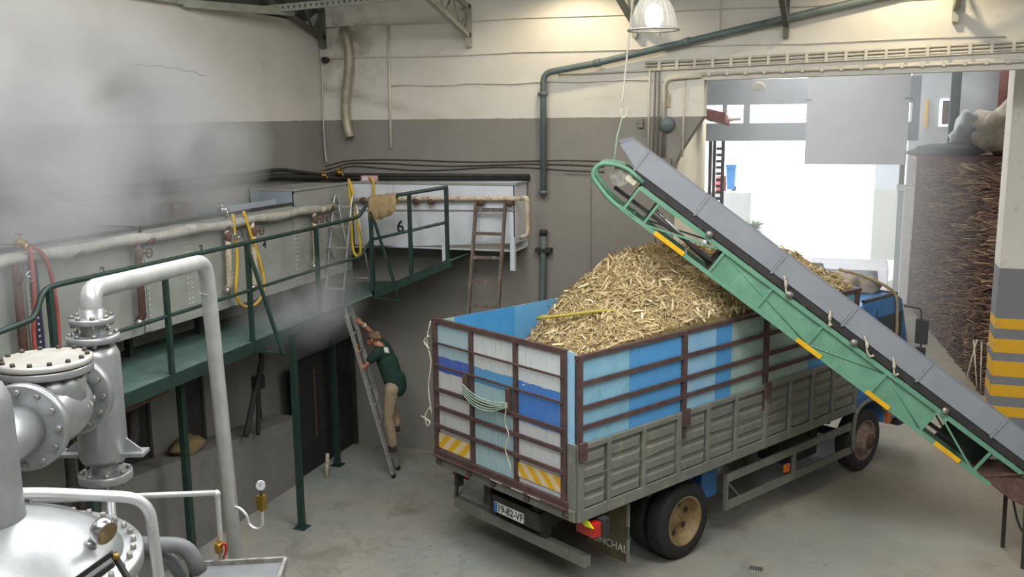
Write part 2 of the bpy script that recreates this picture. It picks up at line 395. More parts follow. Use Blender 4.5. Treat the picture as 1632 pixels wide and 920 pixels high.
# back wall with the cut-back truck opening
prof = [(-.3,0),(4.72,0),(4.72,3.28),(5.66,3.4),(5.69,3.75),(5.69,4.59),(5.74,4.78),(5.82,4.95),(5.99,5.22),(6.13,5.43),(6.13,5.93),(12.9,6.01),(12.9,0),(13.2,0),(13.2,8.4),(-.3,8.4)]
struct('wall_back', MB().prism([(x,0,z) for x, z in prof], (0,.32,0)), M['wall_back'])
struct('wall_left', MB().box(-.3, 0, -18.5, 0, 0, 6.95), M['wall_left'])
struct('wall_right', MB().box(13.2, 13.5, -18.5, 0, 0, 8.4), M['wall_left'])
struct('wall_front', MB().box(-.3, 13.5, -18.8, -18.5, 0, 8.4), M['wall_left'])
struct('ceiling', MB().prism([(-.35,.3,6.9),(1.75,.3,8.4),(13.5,.3,8.4),(13.5,.3,8.5),(1.7,.3,8.5),(-.35,.3,7.0)], (0,-19.1,0)), M['roof'])
pil = struct('pillar_1', MB().box(10.22, 10.75, 1.35, 1.95, 0, 7.2), M['pillar'], bevel=.02)
# small crack and broken plaster patch on the left wall, as relief
cr = MB(); pts = [(0.004, -4.3+i*.11, 6.12+.004*i-.0009*i*i+.014*math.sin(i*2.1)) for i in range(13)]
cr.tube(pts, .006, 5); obj('plaster_crack', cr, M['wire'], None, 'thin dark crack line in the white left wall', 'crack')
pt = MB().prism([(0,-2.88,5.17),(0,-2.86,5.28),(0,-2.66,5.28),(0,-2.38,5.20),(0,-2.55,5.14),(0,-2.72,5.09),(0,-2.84,5.11)], (.012,0,0))
obj('plaster_patch', pt, pm('pale_plaster_patch', '8d8d89', '76766f', 8, rough=.9, bump=.4), None, 'flaked pale plaster patch on the grey band of the left wall', 'plaster patch')
# annex beyond the opening: side wall, roof, street front with transom windows
struct('wall_annex_side', MB().prism([(5.6,.32,3.35),(5.6,1.7,3.35),(5.6,1.7,0),(5.6,3.9,0),(5.6,3.9,7.3),(5.6,.32,7.3)], (-.3,0,0)), M['plaster_cream'])
struct('wall_annex_left', MB().box(1.7,2.0,.32,16.2,0,7.3), M['plaster_cream'])
struct('ceiling_annex', MB().box(1.7, 9.3, .32, 16.2, 7.3, 7.4), M['pale_wall'])
fr = root('facade_1', (7, 16.0, 0), None, None); fr['kind'] = 'structure'
obj('top_beam', MB().box(2.0, 9.8, 15.95, 16.2, 5.72, 6.46), M['blue_grey'], fr)
obj('lintel', MB().box(2.0, 9.8, 15.92, 16.22, 4.65, 5.18), M['blue_grey'], fr)
for x0, x1 in ((2.0,2.2),(3.4,3.6),(4.3,4.42),(4.92,5.10),(6.8,7.0),(8.2,8.4),(9.6,9.8)):
    obj('mullion', MB().box(x0, x1, 15.97, 16.17, 5.18, 5.72), M['blue_grey'], fr)
for x0, x1 in ((4.42,4.92),(5.10,6.8)):
    for k in range(3): obj('glazing_bar', MB().box(x0, x1, 16.05, 16.08, 5.26+.14*k, 5.28+.14*k), M['white_paint'], fr)
obj('jamb', MB().box(9.36, 9.5, 15.9, 16.2, 0, 4.65), M['steel_dark'], fr)
obj('side_post', MB().box(2.0, 2.4, 15.9, 16.2, 0, 4.65), M['blue_grey'], fr)
gl = struct('window_1', MB().box(8.70, 9.36, 15.98, 16.0, 1.2, 4.65), M['glass_pale'])
# hung white panel
pn = root('hanging_panel', (8.1, 15.6, 4), 'large blank white panel hanging across the top of the far doorway', 'panel')
obj('sheet', MB().box(6.75, 9.5, 15.56, 15.62, 3.99, 6.6), M['panel_white'], pn, bevel=.008)
for x in (6.78, 9.47): obj('bracket', MB().box(x-.10, x+.10, 15.5, 15.7, 5.80, 5.85), M['dark'], pn)
obj('hanger_rail', MB().box(6.6, 9.65, 15.54, 15.64, 6.6, 7.3), M['steel_dark'], pn)
# white sliding door leaf
sl = root('door_2', (9.5, 15.8, 0), None, None); sl['kind'] = 'structure'
obj('leaf_stile', MB().box(9.50, 9.74, 15.40, 15.84, .02, 3.35), pm('bright_white_enamel', 'f4f4f4', 'eeeeee', 3, rough=.4), sl)
obj('leaf_rail', MB().box(9.30, 9.72, 15.76, 15.84, 3.25, 3.42), M['white_paint'], sl)
obj('leaf_pane', MB().box(9.34, 9.53, 15.79, 15.81, .05, 3.25), M['glass_pale'], sl)
# storage shed at the right, behind
struct('wall_store_back', MB().box(9.75, 18, 20.5, 20.8, 0, 8), M['pale_wall'])
struct('wall_store_right', MB().box(17, 17.3, .32, 20.8, 0, 8), M['terracotta'])
struct('ceiling_store', MB().box(9.3, 17.3, .32, 20.8, 7.3, 7.4), M['roof'])
tw = root('wall_store_block', (12, 17.4, 0), None, None); tw['kind'] = 'structure'
obj('block_wall', MB().box(9.85, 17, 17.0, 17.5, 0, 4.15), M['terracotta'], tw)
obj('block_coping', MB().box(12.0, 13.5, 16.95, 17.0, 3.1, 3.22), M['rusty'], tw)
struct('floor_loft', MB().box(9.85, 17, 17.5, 20.5, 4.0, 4.15), M['terracotta'])
struct('wall_store_upper', MB().box(12.2, 17, 19.6, 19.7, 4.15, 7.3), M['terracotta'])

# ================================================================== the truck (local frame: u forward, v to its left, z up)
TM = Matrix.Translation((5.51736, -4.39716, 0)) @ Matrix.Rotation(1.06674, 4, 'Z')
truck = root('tipper_truck', (0,0,0), 'blue and grey stake-bed truck backed in under the conveyor', 'truck', mat=TM)
def tp(name, mb, mat, parent=None, bevel=0, label=None): return obj(name, mb, mat, parent or truck, label, local=True, bevel=bevel)
L, WD = 5.85, 2.5
tp('chassis_beam', MB().box(.15, 7.4, .75, .87, .72, .98), M['truck_under'])
tp('chassis_beam', MB().box(.15, 7.4, 1.63, 1.75, .72, .98), M['truck_under'])
tp('bed_floor', MB().box(.02, L, .02, WD-.02, 1.08, 1.2), M['truck_under'])
for k in range(7): tp('cross_member', MB().box(.5+k*.8, .58+k*.8, .1, 2.4, .98, 1.08), M['truck_under'])
rb = tp('rear_beam', MB().box(-.03, .1, 0, WD, 1.085, 1.215), M['truck_grey'], bevel=.008)
for v in (.12, .75, 1.35, 1.8, 2.4):
    tp('hinge', MB().box(-.06, -.02, v-.025, v+.025, 1.13, 1.2).cyl((-.05, v-.04, 1.15), (-.05, v+.04, 1.15), .016, n=8), M['rust_frame'], rb)
# drop sides, pressed panels between ribs
ribs = [.04, .48, 1.07, 1.70, 2.27, 2.85, 3.50, 4.08, 4.63, 5.18, 5.81]
def dropside(v0, s, name):
    ds = tp(name, MB().box(0, L, v0-.01 if s < 0 else v0-.03, v0+.03 if s < 0 else v0+.01, 1.20, 1.22), M['truck_grey'])
    tp('top_rail', MB().box(0, L, min(v0, v0+s*.03)-.012, max(v0, v0+s*.03)+.012, 1.90, 1.965), M['truck_grey'], ds, bevel=.008)
    tp('bottom_rail', MB().box(0, L, min(v0, v0+s*.03)-.012, max(v0, v0+s*.03)+.012, 1.09, 1.22), M['truck_grey'], ds, bevel=.008)
    for i, u in enumerate(ribs):
        w = .055 if i not in (0, 3, 6) else .075
        tp('rib', MB().box(u-w/2, u+w/2, min(v0, v0+s*.045)-.006, max(v0, v0+s*.045), 1.1, 1.95), M['truck_grey'], ds, bevel=.006)
    for a, b in zip(ribs, ribs[1:]):
        pr = []; dz = (1.90-1.22)/4
        for k in range(4):
            z0 = 1.22+k*dz; pr += [(0, z0), (s*.028, z0+.02), (s*.028, z0+dz*.60), (0, z0+dz*.72)]
        pr.append((0, 1.90))
        m = MB(); n = len(pr); u0, u1 = a+.03, b-.03
        vs = [(u0, v0+p, z) for p, z in pr]+[(u0+.03, v0+p, z) for p, z in pr]
        m.add([(u0, v0, z) for p, z in pr]+[(u0+.05, v0+p, z) for p, z in pr]+[(u1-.05, v0+p, z) for p, z in pr]+[(u1, v0, z) for p, z in pr],
              [(j*n+i, (j+1)*n+i, (j+1)*n+i+1, j*n+i+1) for j in range(3) for i in range(n-1)])
        tp('side_panel', m, M['truck_grey'], ds)
    return ds
dR = dropside(0.0, -1, 'right_drop_side')
dL = dropside(WD, 1, 'left_drop_side')
wr = MB().tube(spline([(.1,-.055,1.60),(1.1,-.055,1.585),(1.7,-.06,1.64),(2.8,-.055,1.58),(4.2,-.055,1.60)]), .0035, 5)
tp('wire', wr, M['conduit_grey'], dR)
tp('corner_post', MB().box(-.02,.05,.0,.12,1.1,1.97), M['truck_grey'], bevel=.006)
# stake frame of the right side
sk = tp('right_stake_frame', MB().bar((0,.0,2.93),(L,.0,2.93),.05,.05), M['rust_frame'])
for z in (2.64, 2.37, 2.15): tp('stake_rail', MB().bar((0,-.02,z),(L,-.02,z),.03,.05), M['rust_frame'], sk)
for u in (.035, 1.80, 3.49, 5.75):
    tp('stake_post', MB().bar((u,-.015,1.62),(u,-.015,2.95),.05,.06,(1,0,0)), M['rust_frame'], sk)
    tp('stake_socket', MB().box(u-.055, u+.055, -.085, -.045, 1.80, 2.0), M['rust_frame'], sk)
for u0, u1, m in ((.06,.86,'pale_blue'),(.86,1.78,'sky_blue'),(1.82,2.45,'pale_blue2'),(2.45,2.77,'sky_blue'),(2.77,3.47,'mint'),(3.51,4.55,'mint'),(4.55,5.2,'sky_blue'),(5.2,5.73,'pale_blue')):
    tp('side_sheet', MB().box(u0+.002, u1-.002, .012, .03, 1.90, 2.925), M[m], sk)
# left side, seen from inside
sk = tp('left_stake_frame', MB().bar((0,WD,2.93),(L,WD,2.93),.05,.05), M['rust_frame'])
for u in (.035, 1.80, 3.49, 5.75): tp('stake_post', MB().bar((u,WD+.01,1.62),(u,WD+.01,2.95),.05,.06,(1,0,0)), M['rust_frame'], sk)
for z in (2.64, 2.37, 2.15): tp('stake_rail', MB().bar((0,WD+.025,z),(L,WD+.025,z),.03,.05), M['rust_frame'], sk)
for u0, u1, m in ((.04,.30,'mint'),(.30,1.32,'inside_blue'),(1.32,2.9,'inside_blue2'),(2.9,4.3,'inside_blue'),(4.3,5.8,'inside_blue2')):
    tp('side_sheet', MB().box(u0, u1, WD-.035, WD-.015, 1.2, 2.965), M[m], sk)
tp('headboard', MB().box(L-.03, L+.02, .02, WD-.02, 1.2, 2.95), M['truck_blue'])
tp('inner_lining', MB().box(0.05, L-.03, .035, .05, 1.2, 1.95), M['inside_blue'])
# rear gate
gt = tp('rear_gate', MB().bar((-.01,.13,2.975),(-.01,2.47,2.975),.05,.06), M['rust_frame'])
tp('bottom_angle', MB().box(-.05, .02, .10, 2.5, 1.215, 1.30).box(-.08, -.04, .10, 2.5, 1.215, 1.23), M['rust_frame'], gt)
for v, w in ((2.46,.07),(1.745,.055),(.95,.055),(.165,.075)):
    tp('gate_post', MB().bar((-.015,v,1.25),(-.015,v,3.0),w,.05,(1,0,0)), M['rust_frame'], gt)
for z, h in ((2.70,.022),(2.415,.022),(2.105,.05),(1.875,.05),(1.625,.05)):
    tp('gate_rail', MB().bar((-.045,.16,z),(-.045,2.46,z),.025,h), M['rust_frame'], gt)
C1 = bands('gate_sheet_a', [(1.2,'d2d2d0'),(2.35,'4f68b8'),(2.545,'aac3c9')], 1.2, 3.0, '9a9c98')
C2 = bands('gate_sheet_b', [(1.2,'a9c6ca'),(2.355,'5d9fd0'),(2.55,'d2d6d4')], 1.2, 3.0, '82908c', 9, damt=.8)
C3 = bands('gate_sheet_c', [(1.2,'d6d9d9'),(2.06,'4a82cc'),(2.535,'d5dcdb')], 1.2, 3.0, '9aa09e')
tp('gate_sheet', MB().box(0,.02,1.745,2.46,1.28,2.96), C1, gt); tp('gate_sheet', MB().box(0,.02,.95,1.745,1.28,2.95), C2, gt); tp('gate_sheet', MB().box(0,.02,.165,.95,1.28,2.96), C3, gt)
tp('hazard_plate', MB().box(-.026,-.018,1.80,2.42,1.335,1.53), M['haz_l'], gt); tp('hazard_plate', MB().box(-.026,-.018,.21,.915,1.375,1.545), M['haz_r'], gt)
tp('edge_sheet', MB().box(-.005,.012,.03,.128,1.9,2.99), M['pale_blue2'], gt)
for v in (1.03, 1.81): tp('handle_bracket', MB().box(-.09,-.03,v-.025,v+.025,2.12,2.40), M['rust_frame'], gt)
for k in range(5):
    tp('cord', MB().tube(spline([(-.1,1.83,2.30-.03*k),(-.11,1.6,2.22-.035*k),(-.11,1.3,2.2-.03*k),(-.1,1.01,2.24-.012*k)],5), .008, 5), M['rope_green'], gt)
tp('cord', MB().tube(spline([(-.1,1.02,2.22),(-.09,1.06,2.0),(-.08,1.01,1.85),(-.09,1.06,1.68),(-.08,1.02,1.55),(-.08,.98,1.45)],5), .008, 5), M['rope'], gt)
tp('cord', MB().tube(spline([(-.05,2.5,2.96),(-.07,2.56,2.7),(-.06,2.5,2.45),(-.08,2.54,2.1),(-.07,2.5,1.75)],5), .009, 5), M['rope'], gt)
tp('cord_knot', MB().tube(spline([(-.08,2.52,1.85),(-.1,2.6,1.72),(-.1,2.56,1.6),(-.09,2.52,1.66),(-.1,2.68,1.70)],5), .010, 5), M['rope'], gt)
tp('cord_knot', MB().tube(spline([(-.08,2.5,2.78),(-.1,2.58,2.70),(-.1,2.48,2.62)],5), .011, 5), M['rope'], gt)
for v0 in (.5, .78, 1.15): tp('worn_mark', MB().box(-.0815,-.08,v0,v0+.2,1.217,1.228), M['white_ink'], gt)
# rear under-run bar, plate, lamps, flaps
tp('bumper', MB().box(.24, .34, .10, 2.48, .43, .57), M['truck_grey'], bevel=.01)
for v in (.8, 1.7): tp('bumper_arm', MB().box(.24,.34,v-.05,v+.05,.57,1.0), M['truck_under'])
for v in (2.25,): tp('lamp_bracket', MB().box(.1,.2,v-.03,v+.03,.82,1.1), M['truck_under'])
pb = tp('plate_box', MB().box(.12,.42,.72,1.56,.70,.92), M['truck_under'])
np_ = tp('number_plate', MB().box(.10,.118,.98,1.50,.725,.845), M['plate_white'], label='white number plate reading 19-82-VF')
tp('plate_band', MB().box(.097,.101,1.445,1.50,.725,.845), M['plate_blue'], np_)
text('plate_letters', '19-82-VF', .125, M['black_ink'], TM @ V((.098,1.21,.785)), TM.to_3x3() @ V((0,-1,0)), (0,0,1), np_, .002, .0012)
tl = tp('tail_lamp', MB().box(.18,.30,-.10,.19,.87,1.04), M['red_lens'], bevel=.015)
tp('lamp_housing', MB().box(.30,.42,-.11,.20,.86,1.06), M['dark'], tl)
tp('reflector_triangle', MB().prism([(.165,.10,1.04),(.165,.06,1.12),(.165,-.10,.995),(.165,.03,.985)], (.012,0,0)), M['lime'], tl)
tp('tail_lamp', MB().box(.2,.30,2.15,2.45,.90,1.06), M['red_lens'], bevel=.015)
for v0 in (.10, 1.78):
    fl = tp('mudflap', MB().box(.95,.97,v0,v0+.64,.26,1.0), M['flap'])
    tp('flap_edge', MB().box(.94,.98,v0-.012,v0+.012,.26,.72).box(.94,.98,v0-.012,v0+.012,.56,1.0), M['truck_grey'], fl)
    if v0 < 1:
        text('flap_letters', 'FUNCHAL', .135, M['white_ink'], TM @ V((.945,.40,.42)), TM.to_3x3() @ V((0,-1,0)), (0,0,1), fl, .002, .0015)
        tp('side_marker', MB().box(.86,.93,.36,.50,.60,.67), M['orange_lens'], fl, bevel=.01)
# wheels
def wheel(u, v, dual, name='wheel', front=False):
    R0 = .49; s = 1
    tire = [(R0-.17,0),(R0-.13,-.01),(R0-.05,-.005),(R0-.012,.02),(R0,.05),(R0,.20),(R0-.012,.23),(R0-.05,.255),(R0-.17,.25)]
    c = (u, v, R0); ax = (0,1,0) if v < 1.2 else (0,-1,0)
    w = tp(name, MB().lathe(tire, c, ax, 40, caps=False), M['black_rubber'])
    a = V(ax)
    for k in range(3): tp('tread_groove', MB().lathe([(R0+.001,.085+.04*k),(R0+.003,.09+.04*k),(R0+.001,.095+.04*k)], c, ax, 40, caps=False), M['dark'], w)
    if not front:
        rim = tp('rim', MB().lathe([(R0-.165,.005),(R0-.18,-.004),(R0-.20,.01),(R0-.205,.12),(R0-.235,.145),(.12,.15),(.10,.12),(.0,.118)], c, ax, 40, caps=False), M['rim'], w)
        for k in range(6):
            g = k*math.pi/3+.3; p = V(c)+V((math.cos(g)*.19, 0, math.sin(g)*.19))+a*.142
            tp('hand_hole', MB().lathe([(.0,0),(.042,0),(.042,.02),(0,.02)], p, a, 12), M['dark'], rim)
    else:
        rim = tp('rim', MB().lathe([(R0-.165,.005),(R0-.18,-.004),(R0-.20,.02),(R0-.21,.06),(.20,.02),(.16,-.05),(.12,-.08),(.0,-.085)], c, ax, 40, caps=False), M['hub'], w)
        tp('hub_cap', MB().lathe([(.12,-.06),(.115,-.10),(.0,-.105)], c, ax, 24), M['rusty'], rim)
        for k in range(8):
            g = k*math.pi/4; p = V(c)+V((math.cos(g)*.165, 0, math.sin(g)*.165))-a*.03
            tp('wheel_nut', MB().cyl(p, p-a*.04, .014, n=6), M['bolt'], rim)
    if dual: tp('inner_tire', MB().lathe(tire, (u, v+a.y*.30, R0), ax, 40, caps=False), M['black_rubber'], w)
wheel(1.98, .06, True); wheel(1.98, 2.44, True)
wheel(6.38, .08, False, front=True); wheel(6.38, 2.42, False, front=True)
tp('axle', MB().cyl((1.98,.3,.49),(1.98,2.2,.49),.09), M['truck_under']); tp('axle', MB().cyl((6.38,.3,.49),(6.38,2.2,.49),.07), M['truck_under'])
tp('wheel_arch', MB().box(1.3,2.75,.12,.9,.99,1.07), M['truck_under'])
tp('fuel_tank', MB().box(2.62,2.95,.30,.75,.5,1.02), M['truck_blue'], bevel=.03)
tp('tool_box', MB().box(4.5,5.3,.25,.75,.5,.98), M['truck_under'], bevel=.02)
# side guard
sg = tp('side_guard', MB().bar((2.83,.09,.81),(5.98,.09,.81),.03,.11), M['truck_grey'])
tp('guard_rail', MB().bar((2.83,.09,.43),(5.98,.09,.43),.03,.11), M['truck_grey'], sg)
for u in (2.84, 4.42, 5.97): tp('guard_upright', MB().bar((u,.09,.38),(u,.09,.86),.06,.03,(1,0,0)), M['truck_grey'], sg)
tp('guard_strut', MB().bar((2.86,.12,.78),(3.2,.12,.45),.03,.02), M['truck_grey'], sg)
for u in (3.4, 5.0): tp('guard_hanger', MB().bar((u,.14,.8),(u,.3,1.08),.04,.03), M['truck_under'], sg)
tp('marker_lamp', MB().box(4.16,4.28,.06,.085,.55,.66), M['orange_lens'], sg)
# cab
cabp = [(6.02,1.0),(6.02,2.42),(6.10,2.60),(6.25,2.66),(7.15,2.68),(7.36,2.58),(7.66,1.78),(7.74,1.55),(7.74,.62),(6.98,.62),(6.96,.85),(6.80,1.03),(6.38,1.10),(6.10,1.03)]
cab = tp('cab', MB().prism([(u,.10,z) for u, z in cabp], (0,2.3,0)), M['truck_blue'], bevel=.03)
tp('side_window', MB().box(6.62,7.36,.088,.10,1.72,2.38), M['glass_dark'], cab)
tp('quarter_panel', MB().box(6.10,6.52,.086,.10,1.3,2.4), M['truck_blue'], cab)
tp('door_line', MB().box(6.55,6.57,.092,.10,1.12,2.5).box(7.46,7.48,.092,.10,1.12,2.0), M['dark'], cab)
tp('rear_window', MB().box(6.008,6.02,.5,2.0,1.9,2.4), M['glass_dark'], cab)
tp('wind_screen', MB().prism([(7.385,.25,2.53),(7.385,2.25,2.53),(7.655,2.25,1.84),(7.655,.25,1.84)], (.012,0,.006)), M['glass_dark'], cab)
tp('roof_strip', MB().box(6.2,7.2,.10,.16,2.66,2.70).box(7.12,7.2,.12,2.38,2.67,2.70), M['dark'], cab)
tp('front_bumper', MB().box(7.5,7.85,.1,2.4,.45,.72), M['dark'], cab, bevel=.03)
tp('wheel_arch_trim', MB().tube(spline([(5.98,.06,.42),(5.98,.05,.9),(6.08,.05,1.06),(6.38,.05,1.14),(6.72,.05,1.06),(6.9,.05,.85)],5), .035, 6), M['truck_grey'], cab)
mr = tp('mirror_arm', MB().tube(bend([(7.42,.1,2.45),(7.55,-.12,2.42),(7.58,-.14,1.75),(7.6,.1,1.65)],.06), .016, 7), M['dark'], cab)
tp('mirror', MB().box(7.54,7.60,-.24,-.04,1.85,2.25), M['dark'], mr, bevel=.02); tp('mirror_small', MB().box(7.54,7.60,-.22,-.06,1.62,1.80), M['dark'], mr, bevel=.02)
tp('corner_lamp', MB().box(7.0,7.14,.05,.1,.62,.80), M['orange_lens'], cab)
tp('tie_strap', MB().tube(spline([(6.55,.75,3.06),(6.85,.40,2.92),(7.08,.10,2.70),(7.14,.06,2.3),(7.14,.055,1.5)],6), .024, 8), M['sack'], cab)
# things lying on the cab roof
def lump(name, c, rx, ry, rz, mat, label, cat, rot=0, amp=.12, seed=0):
    m = MB().ell((0,0,0), 1, 1, 1, 20, 12)
    vs = []
    for p in m.v:
        d = noise.noise(p*1.7+V((seed,)*3)); k = 1+amp*d*2
        q = V((p.x*rx*k, p.y*ry*k, max(p.z, -.55)*rz*k))
        vs.append(V(c)+Matrix.Rotation(rot, 3, 'Z') @ q)
    m.v = vs
    return obj(name, m, mat, None, label, cat)
lump('sack', TM @ V((6.55,.72,2.80)), .36, .26, .24, M['tarp'], 'crumpled grey sack bundle lying on the truck cab roof', 'sack', 1.1, .2, 3)
lump('sack', TM @ V((7.0,.55,2.76)), .24, .2, .15, M['tarp'], 'smaller grey-brown rag bundle beside the big sack on the cab roof', 'sack', .6, .25, 9)
pl = MB().prism([TM @ V(p) for p in ((6.05,1.05,2.70),(6.3,1.25,3.12),(6.72,1.15,3.06),(6.62,.98,2.70))], (.02,.01,.03))
obj('metal_sheet', pl, M['conv_grey'], None, 'bent grey metal sheet propped on the truck cab roof', 'metal sheet')

# ================================================================== bagasse heap in the truck
def lerp(tab, u):
    for (a, x), (b, y) in zip(tab, tab[1:]):
        if u <= b: return x+(y-x)*max(0, min(1, (u-a)/(b-a)))
    return tab[-1][1]
Rt = [(.05,2.90),(.6,2.95),(2,2.96),(3.5,2.97),(5.8,2.93)]
Ct = [(.05,2.25),(.45,2.45),(.74,2.70),(1.11,3.08),(1.44,3.32),(2.02,3.60),(2.5,3.70),(2.94,3.73),(3.6,3.62),(4.6,3.52),(5.5,3.40),(5.8,3.2)]
Lt = [(.05,1.6),(1.2,1.95),(2.0,2.45),(2.8,2.95),(5.8,2.95)]
def heap(u, v):
    r, c, l = lerp(Rt, u), lerp(Ct, u), lerp(Lt, u)
    t = v/1.25
    b = r+(c-r)*math.sin(min(t, 1)*math.pi/2)**1.15 if t < 1 else l+(c-l)*math.sin(min(2-t, 1)*math.pi/2)**1.15
    return b+.10*min(1, v*2.5)*noise.noise(V((u*2.2, v*2.2, 0)))+.06*min(1, v*2.5)*noise.noise(V((u*5, v*5, 4)))+.035*min(1, v*4)*noise.noise(V((u*13, v*13, 9)))
hm = MB(); nu, nv = 90, 40
U0, U1, V0, V1 = .06, 5.80, .06, 2.44
for i in range(nu+1):
    for j in range(nv+1):
        u, v = U0+(U1-U0)*i/nu, V0+(V1-V0)*j/nv; hm.v.append(V((u, v, heap(u, v))))
for i in range(nu):
    for j in range(nv):
        a = i*(nv+1)+j; hm.f.append([a, a+nv+1, a+nv+2, a+1]); hm.sm.append(True)
ring = [i*(nv+1) for i in range(nu+1)]+[nu*(nv+1)+j for j in range(1, nv+1)]+[i*(nv+1)+nv for i in range(nu-1, -1, -1)]+[j for j in range(nv-1, 0, -1)]
b0 = len(hm.v)
for k in ring: hm.v.append(V((hm.v[k].x, hm.v[k].y, 1.22)))
for k in range(len(ring)): q = (k+1) % len(ring); hm.f.append([ring[k], ring[q], b0+q, b0+k]); hm.sm.append(False)
hp = root('bagasse_heap', (0,0,0), 'tall heap of pale shredded cane bagasse filling the truck bed', 'bagasse', mat=TM); hp['kind'] = 'stuff'
o = obj('heap_core', hm, M['bagasse_core'], hp, local=True)
sm = MB(); rnd = random.Random(5)
def strip(mb, p, d, n, ln, w, curl):
    d = d.normalized(); s = d.cross(n).normalized()*w/2; n = s.cross(d).normalized()
    a, b, c = p-d*ln/2, p+n*curl, p+d*ln/2
    mb.add([a-s*.6, a+s*.6, b+s, b-s, c+s*.4, c-s*.4], [(0,1,2,3), (3,2,4,5)])
for i in range(42000):
    u, v = rnd.uniform(U0, U1-.02), rnd.uniform(V0+.01, V1-.01)
    e = .03; z = heap(u, v); n = V((-(heap(u+e, v)-z)/e, -(heap(u, v+e)-z)/e, 1)).normalized()
    d = V((rnd.gauss(0,1), rnd.gauss(0,1), rnd.gauss(0,1))); d = d-n*d.dot(n)*.75
    big = rnd.random() < .07
    ln = rnd.uniform(.10,.26) if big else rnd.uniform(.03,.11); w = rnd.uniform(.012,.032) if big else rnd.uniform(.005,.014)
    strip(sm, V((u, v, z))+n*rnd.uniform(.0, .035 if not big else .05), d, (n+V((rnd.gauss(0,.5), rnd.gauss(0,.5), 0))).normalized(), ln, w, rnd.uniform(-.01,.025))
o = obj('bagasse_shreds', sm, M['bagasse'], hp, local=True, kind='stuff')
st = MB().tube([TM @ V(p) for p in spline([(.75,1.42,3.04),(.95,1.1,3.10),(1.25,.75,3.16),(1.5,.5,3.12)])], .022, 7)
obj('cane_stalk', st, pm('green_cane', 'a8983a', '8f8a34', 8, rough=.6), None, 'long yellow-green cane stalk lying on the bagasse heap', 'cane stalk')
# bits of straw on the floor
fs = MB(); rnd = random.Random(8)
for i in range(900):
    x, y = (rnd.gauss(3.4,1.3), rnd.gauss(-4.6,1.2)) if i < 700 else ((rnd.gauss(8.5,1.6), rnd.gauss(-3.0,1.6)) if i < 1200 else (rnd.gauss(10.2,.4), rnd.gauss(-1.6,.5)))
    if not (.6 < x < 12.9 and -13 < y < -.1): continue
    strip(fs, V((x, y, .004)), V((rnd.gauss(0,1), rnd.gauss(0,1), 0)), V((0,0,1)), rnd.uniform(.03,.10), rnd.uniform(.006,.014), .003)
obj('straw_litter', fs, M['straw_floor'], None, 'bits of straw litter scattered on the concrete floor', 'straw', kind='stuff')

# ================================================================== the belt conveyor (local frame: t up the slope, w across to the far side, h square to the belt)
e2 = V((-.98361, -.18030, 0)); ang = math.atan(.7465)
ax_t = (e2*math.cos(ang)+V((0,0,math.sin(ang)))).normalized(); ax_w = V((-.18030, .98361, 0)); ax_h = ax_w.cross(ax_t) * -1
if ax_h.z < 0: ax_h = -ax_h
CM = Matrix((ax_t, ax_w, ax_h)).transposed().to_4x4(); CM.translation = V((10.33, -1.6, .713))
conv = root('belt_conveyor', (0,0,0), 'green framed inclined belt conveyor with grey side boards over the truck', 'conveyor', mat=CM)
def cp(name, mb, mat, parent=None, bevel=0): return obj(name, mb, mat, parent or conv, local=True, bevel=bevel)
WB = .58
HU = .335
for w in (0, WB):
    f = cp('side_frame', MB().bar((.55,w,0),(6.1,w,0),.05,.05), M['conv_green'])
    cp('top_chord', MB().bar((.25,w,HU),(6.05,w,HU),.05,.055), M['conv_green'], f)
    cp('end_loop', MB().tube(bend([(5.9,w,0),(6.25,w,-.01),(6.62,w,.10),(6.62,w,.28),(6.35,w,.43),(6.05,w,.40)],.14,6), .028, 8), M['conv_green'], f)
    for t in (.80, 1.60, 2.35, 3.3, 4.05, 4.77, 5.75, 6.05):
        cp('upright', MB().bar((t,w,0),(t,w,HU),.03,.03,(0,1,0)), M['conv_green'], f)
    for a, b in ((.8,1.6),(5.75,4.77)):
        cp('diagonal', MB().bar((a,w,0),(b,w,HU),.022,.022,(0,1,0)), M['conv_green'], f)
    if w == 0:
        for t0, t1 in ((1.60,2.35),(2.35,3.3),(3.3,4.05),(4.05,4.77)):
            cp('web_panel', MB().box(t0+.012,t1-.012,.012,.020,.02,HU-.02), M['conv_green'], f)
        for a, b in ((4.75,3.32),(2.37,3.28),(2.33,1.62)):
            cp('brace_rod', MB().cyl((a,.006,HU-.03),(b,.006,.03),.008,n=6), M['conv_green'], f)
    else:
        cp('web_panel', MB().box(.5,1.2,w-.02,w-.012,.0,HU), M['green_rail'], f)
for t in (.9, 1.7, 2.6, 3.4, 4.2, 5.1, 5.9):
    cp('cross_tie', MB().bar((t,0,0),(t,WB,0),.03,.03), M['conv_green'])
cp('belt', MB().box(.2,6.35,.04,WB-.04,.42,.435), M['black_rubber']); cp('return_belt', MB().box(1.0,6.3,.06,WB-.06,.12,.13), M['black_rubber'])
for k in range(8): cp('idler_roller', MB().cyl((.5+.78*k,.02,.39),(.5+.78*k,WB-.02,.39),.035,n=10), M['bolt'])
cp('head_drum', MB().cyl((6.33,.03,.30),(6.33,WB-.03,.30),.13,n=18), M['bolt'])
cp('gap_shade_strip', MB().box(.3,6.2,-.005,.03,.375,.47), M['dark'])  # dark strip standing in for the shadowed gap by the idlers
def skirt(w, name):
    edges = [.1, .95, 2.05, 3.15, 4.2, 5.35, 6.25]
    for a, b in zip(edges, edges[1:]):
        p = cp(name, MB().box(a+.004,b-.004,w-.008,w+.008,.47,.735), M['conv_grey'])
        cp('flange', MB().box(b-.03,b-.005,w-.02,w+.004,.45,.735), M['conv_grey'], p)
skirt(-.01, 'near_side_board'); skirt(WB+.01, 'far_side_board')
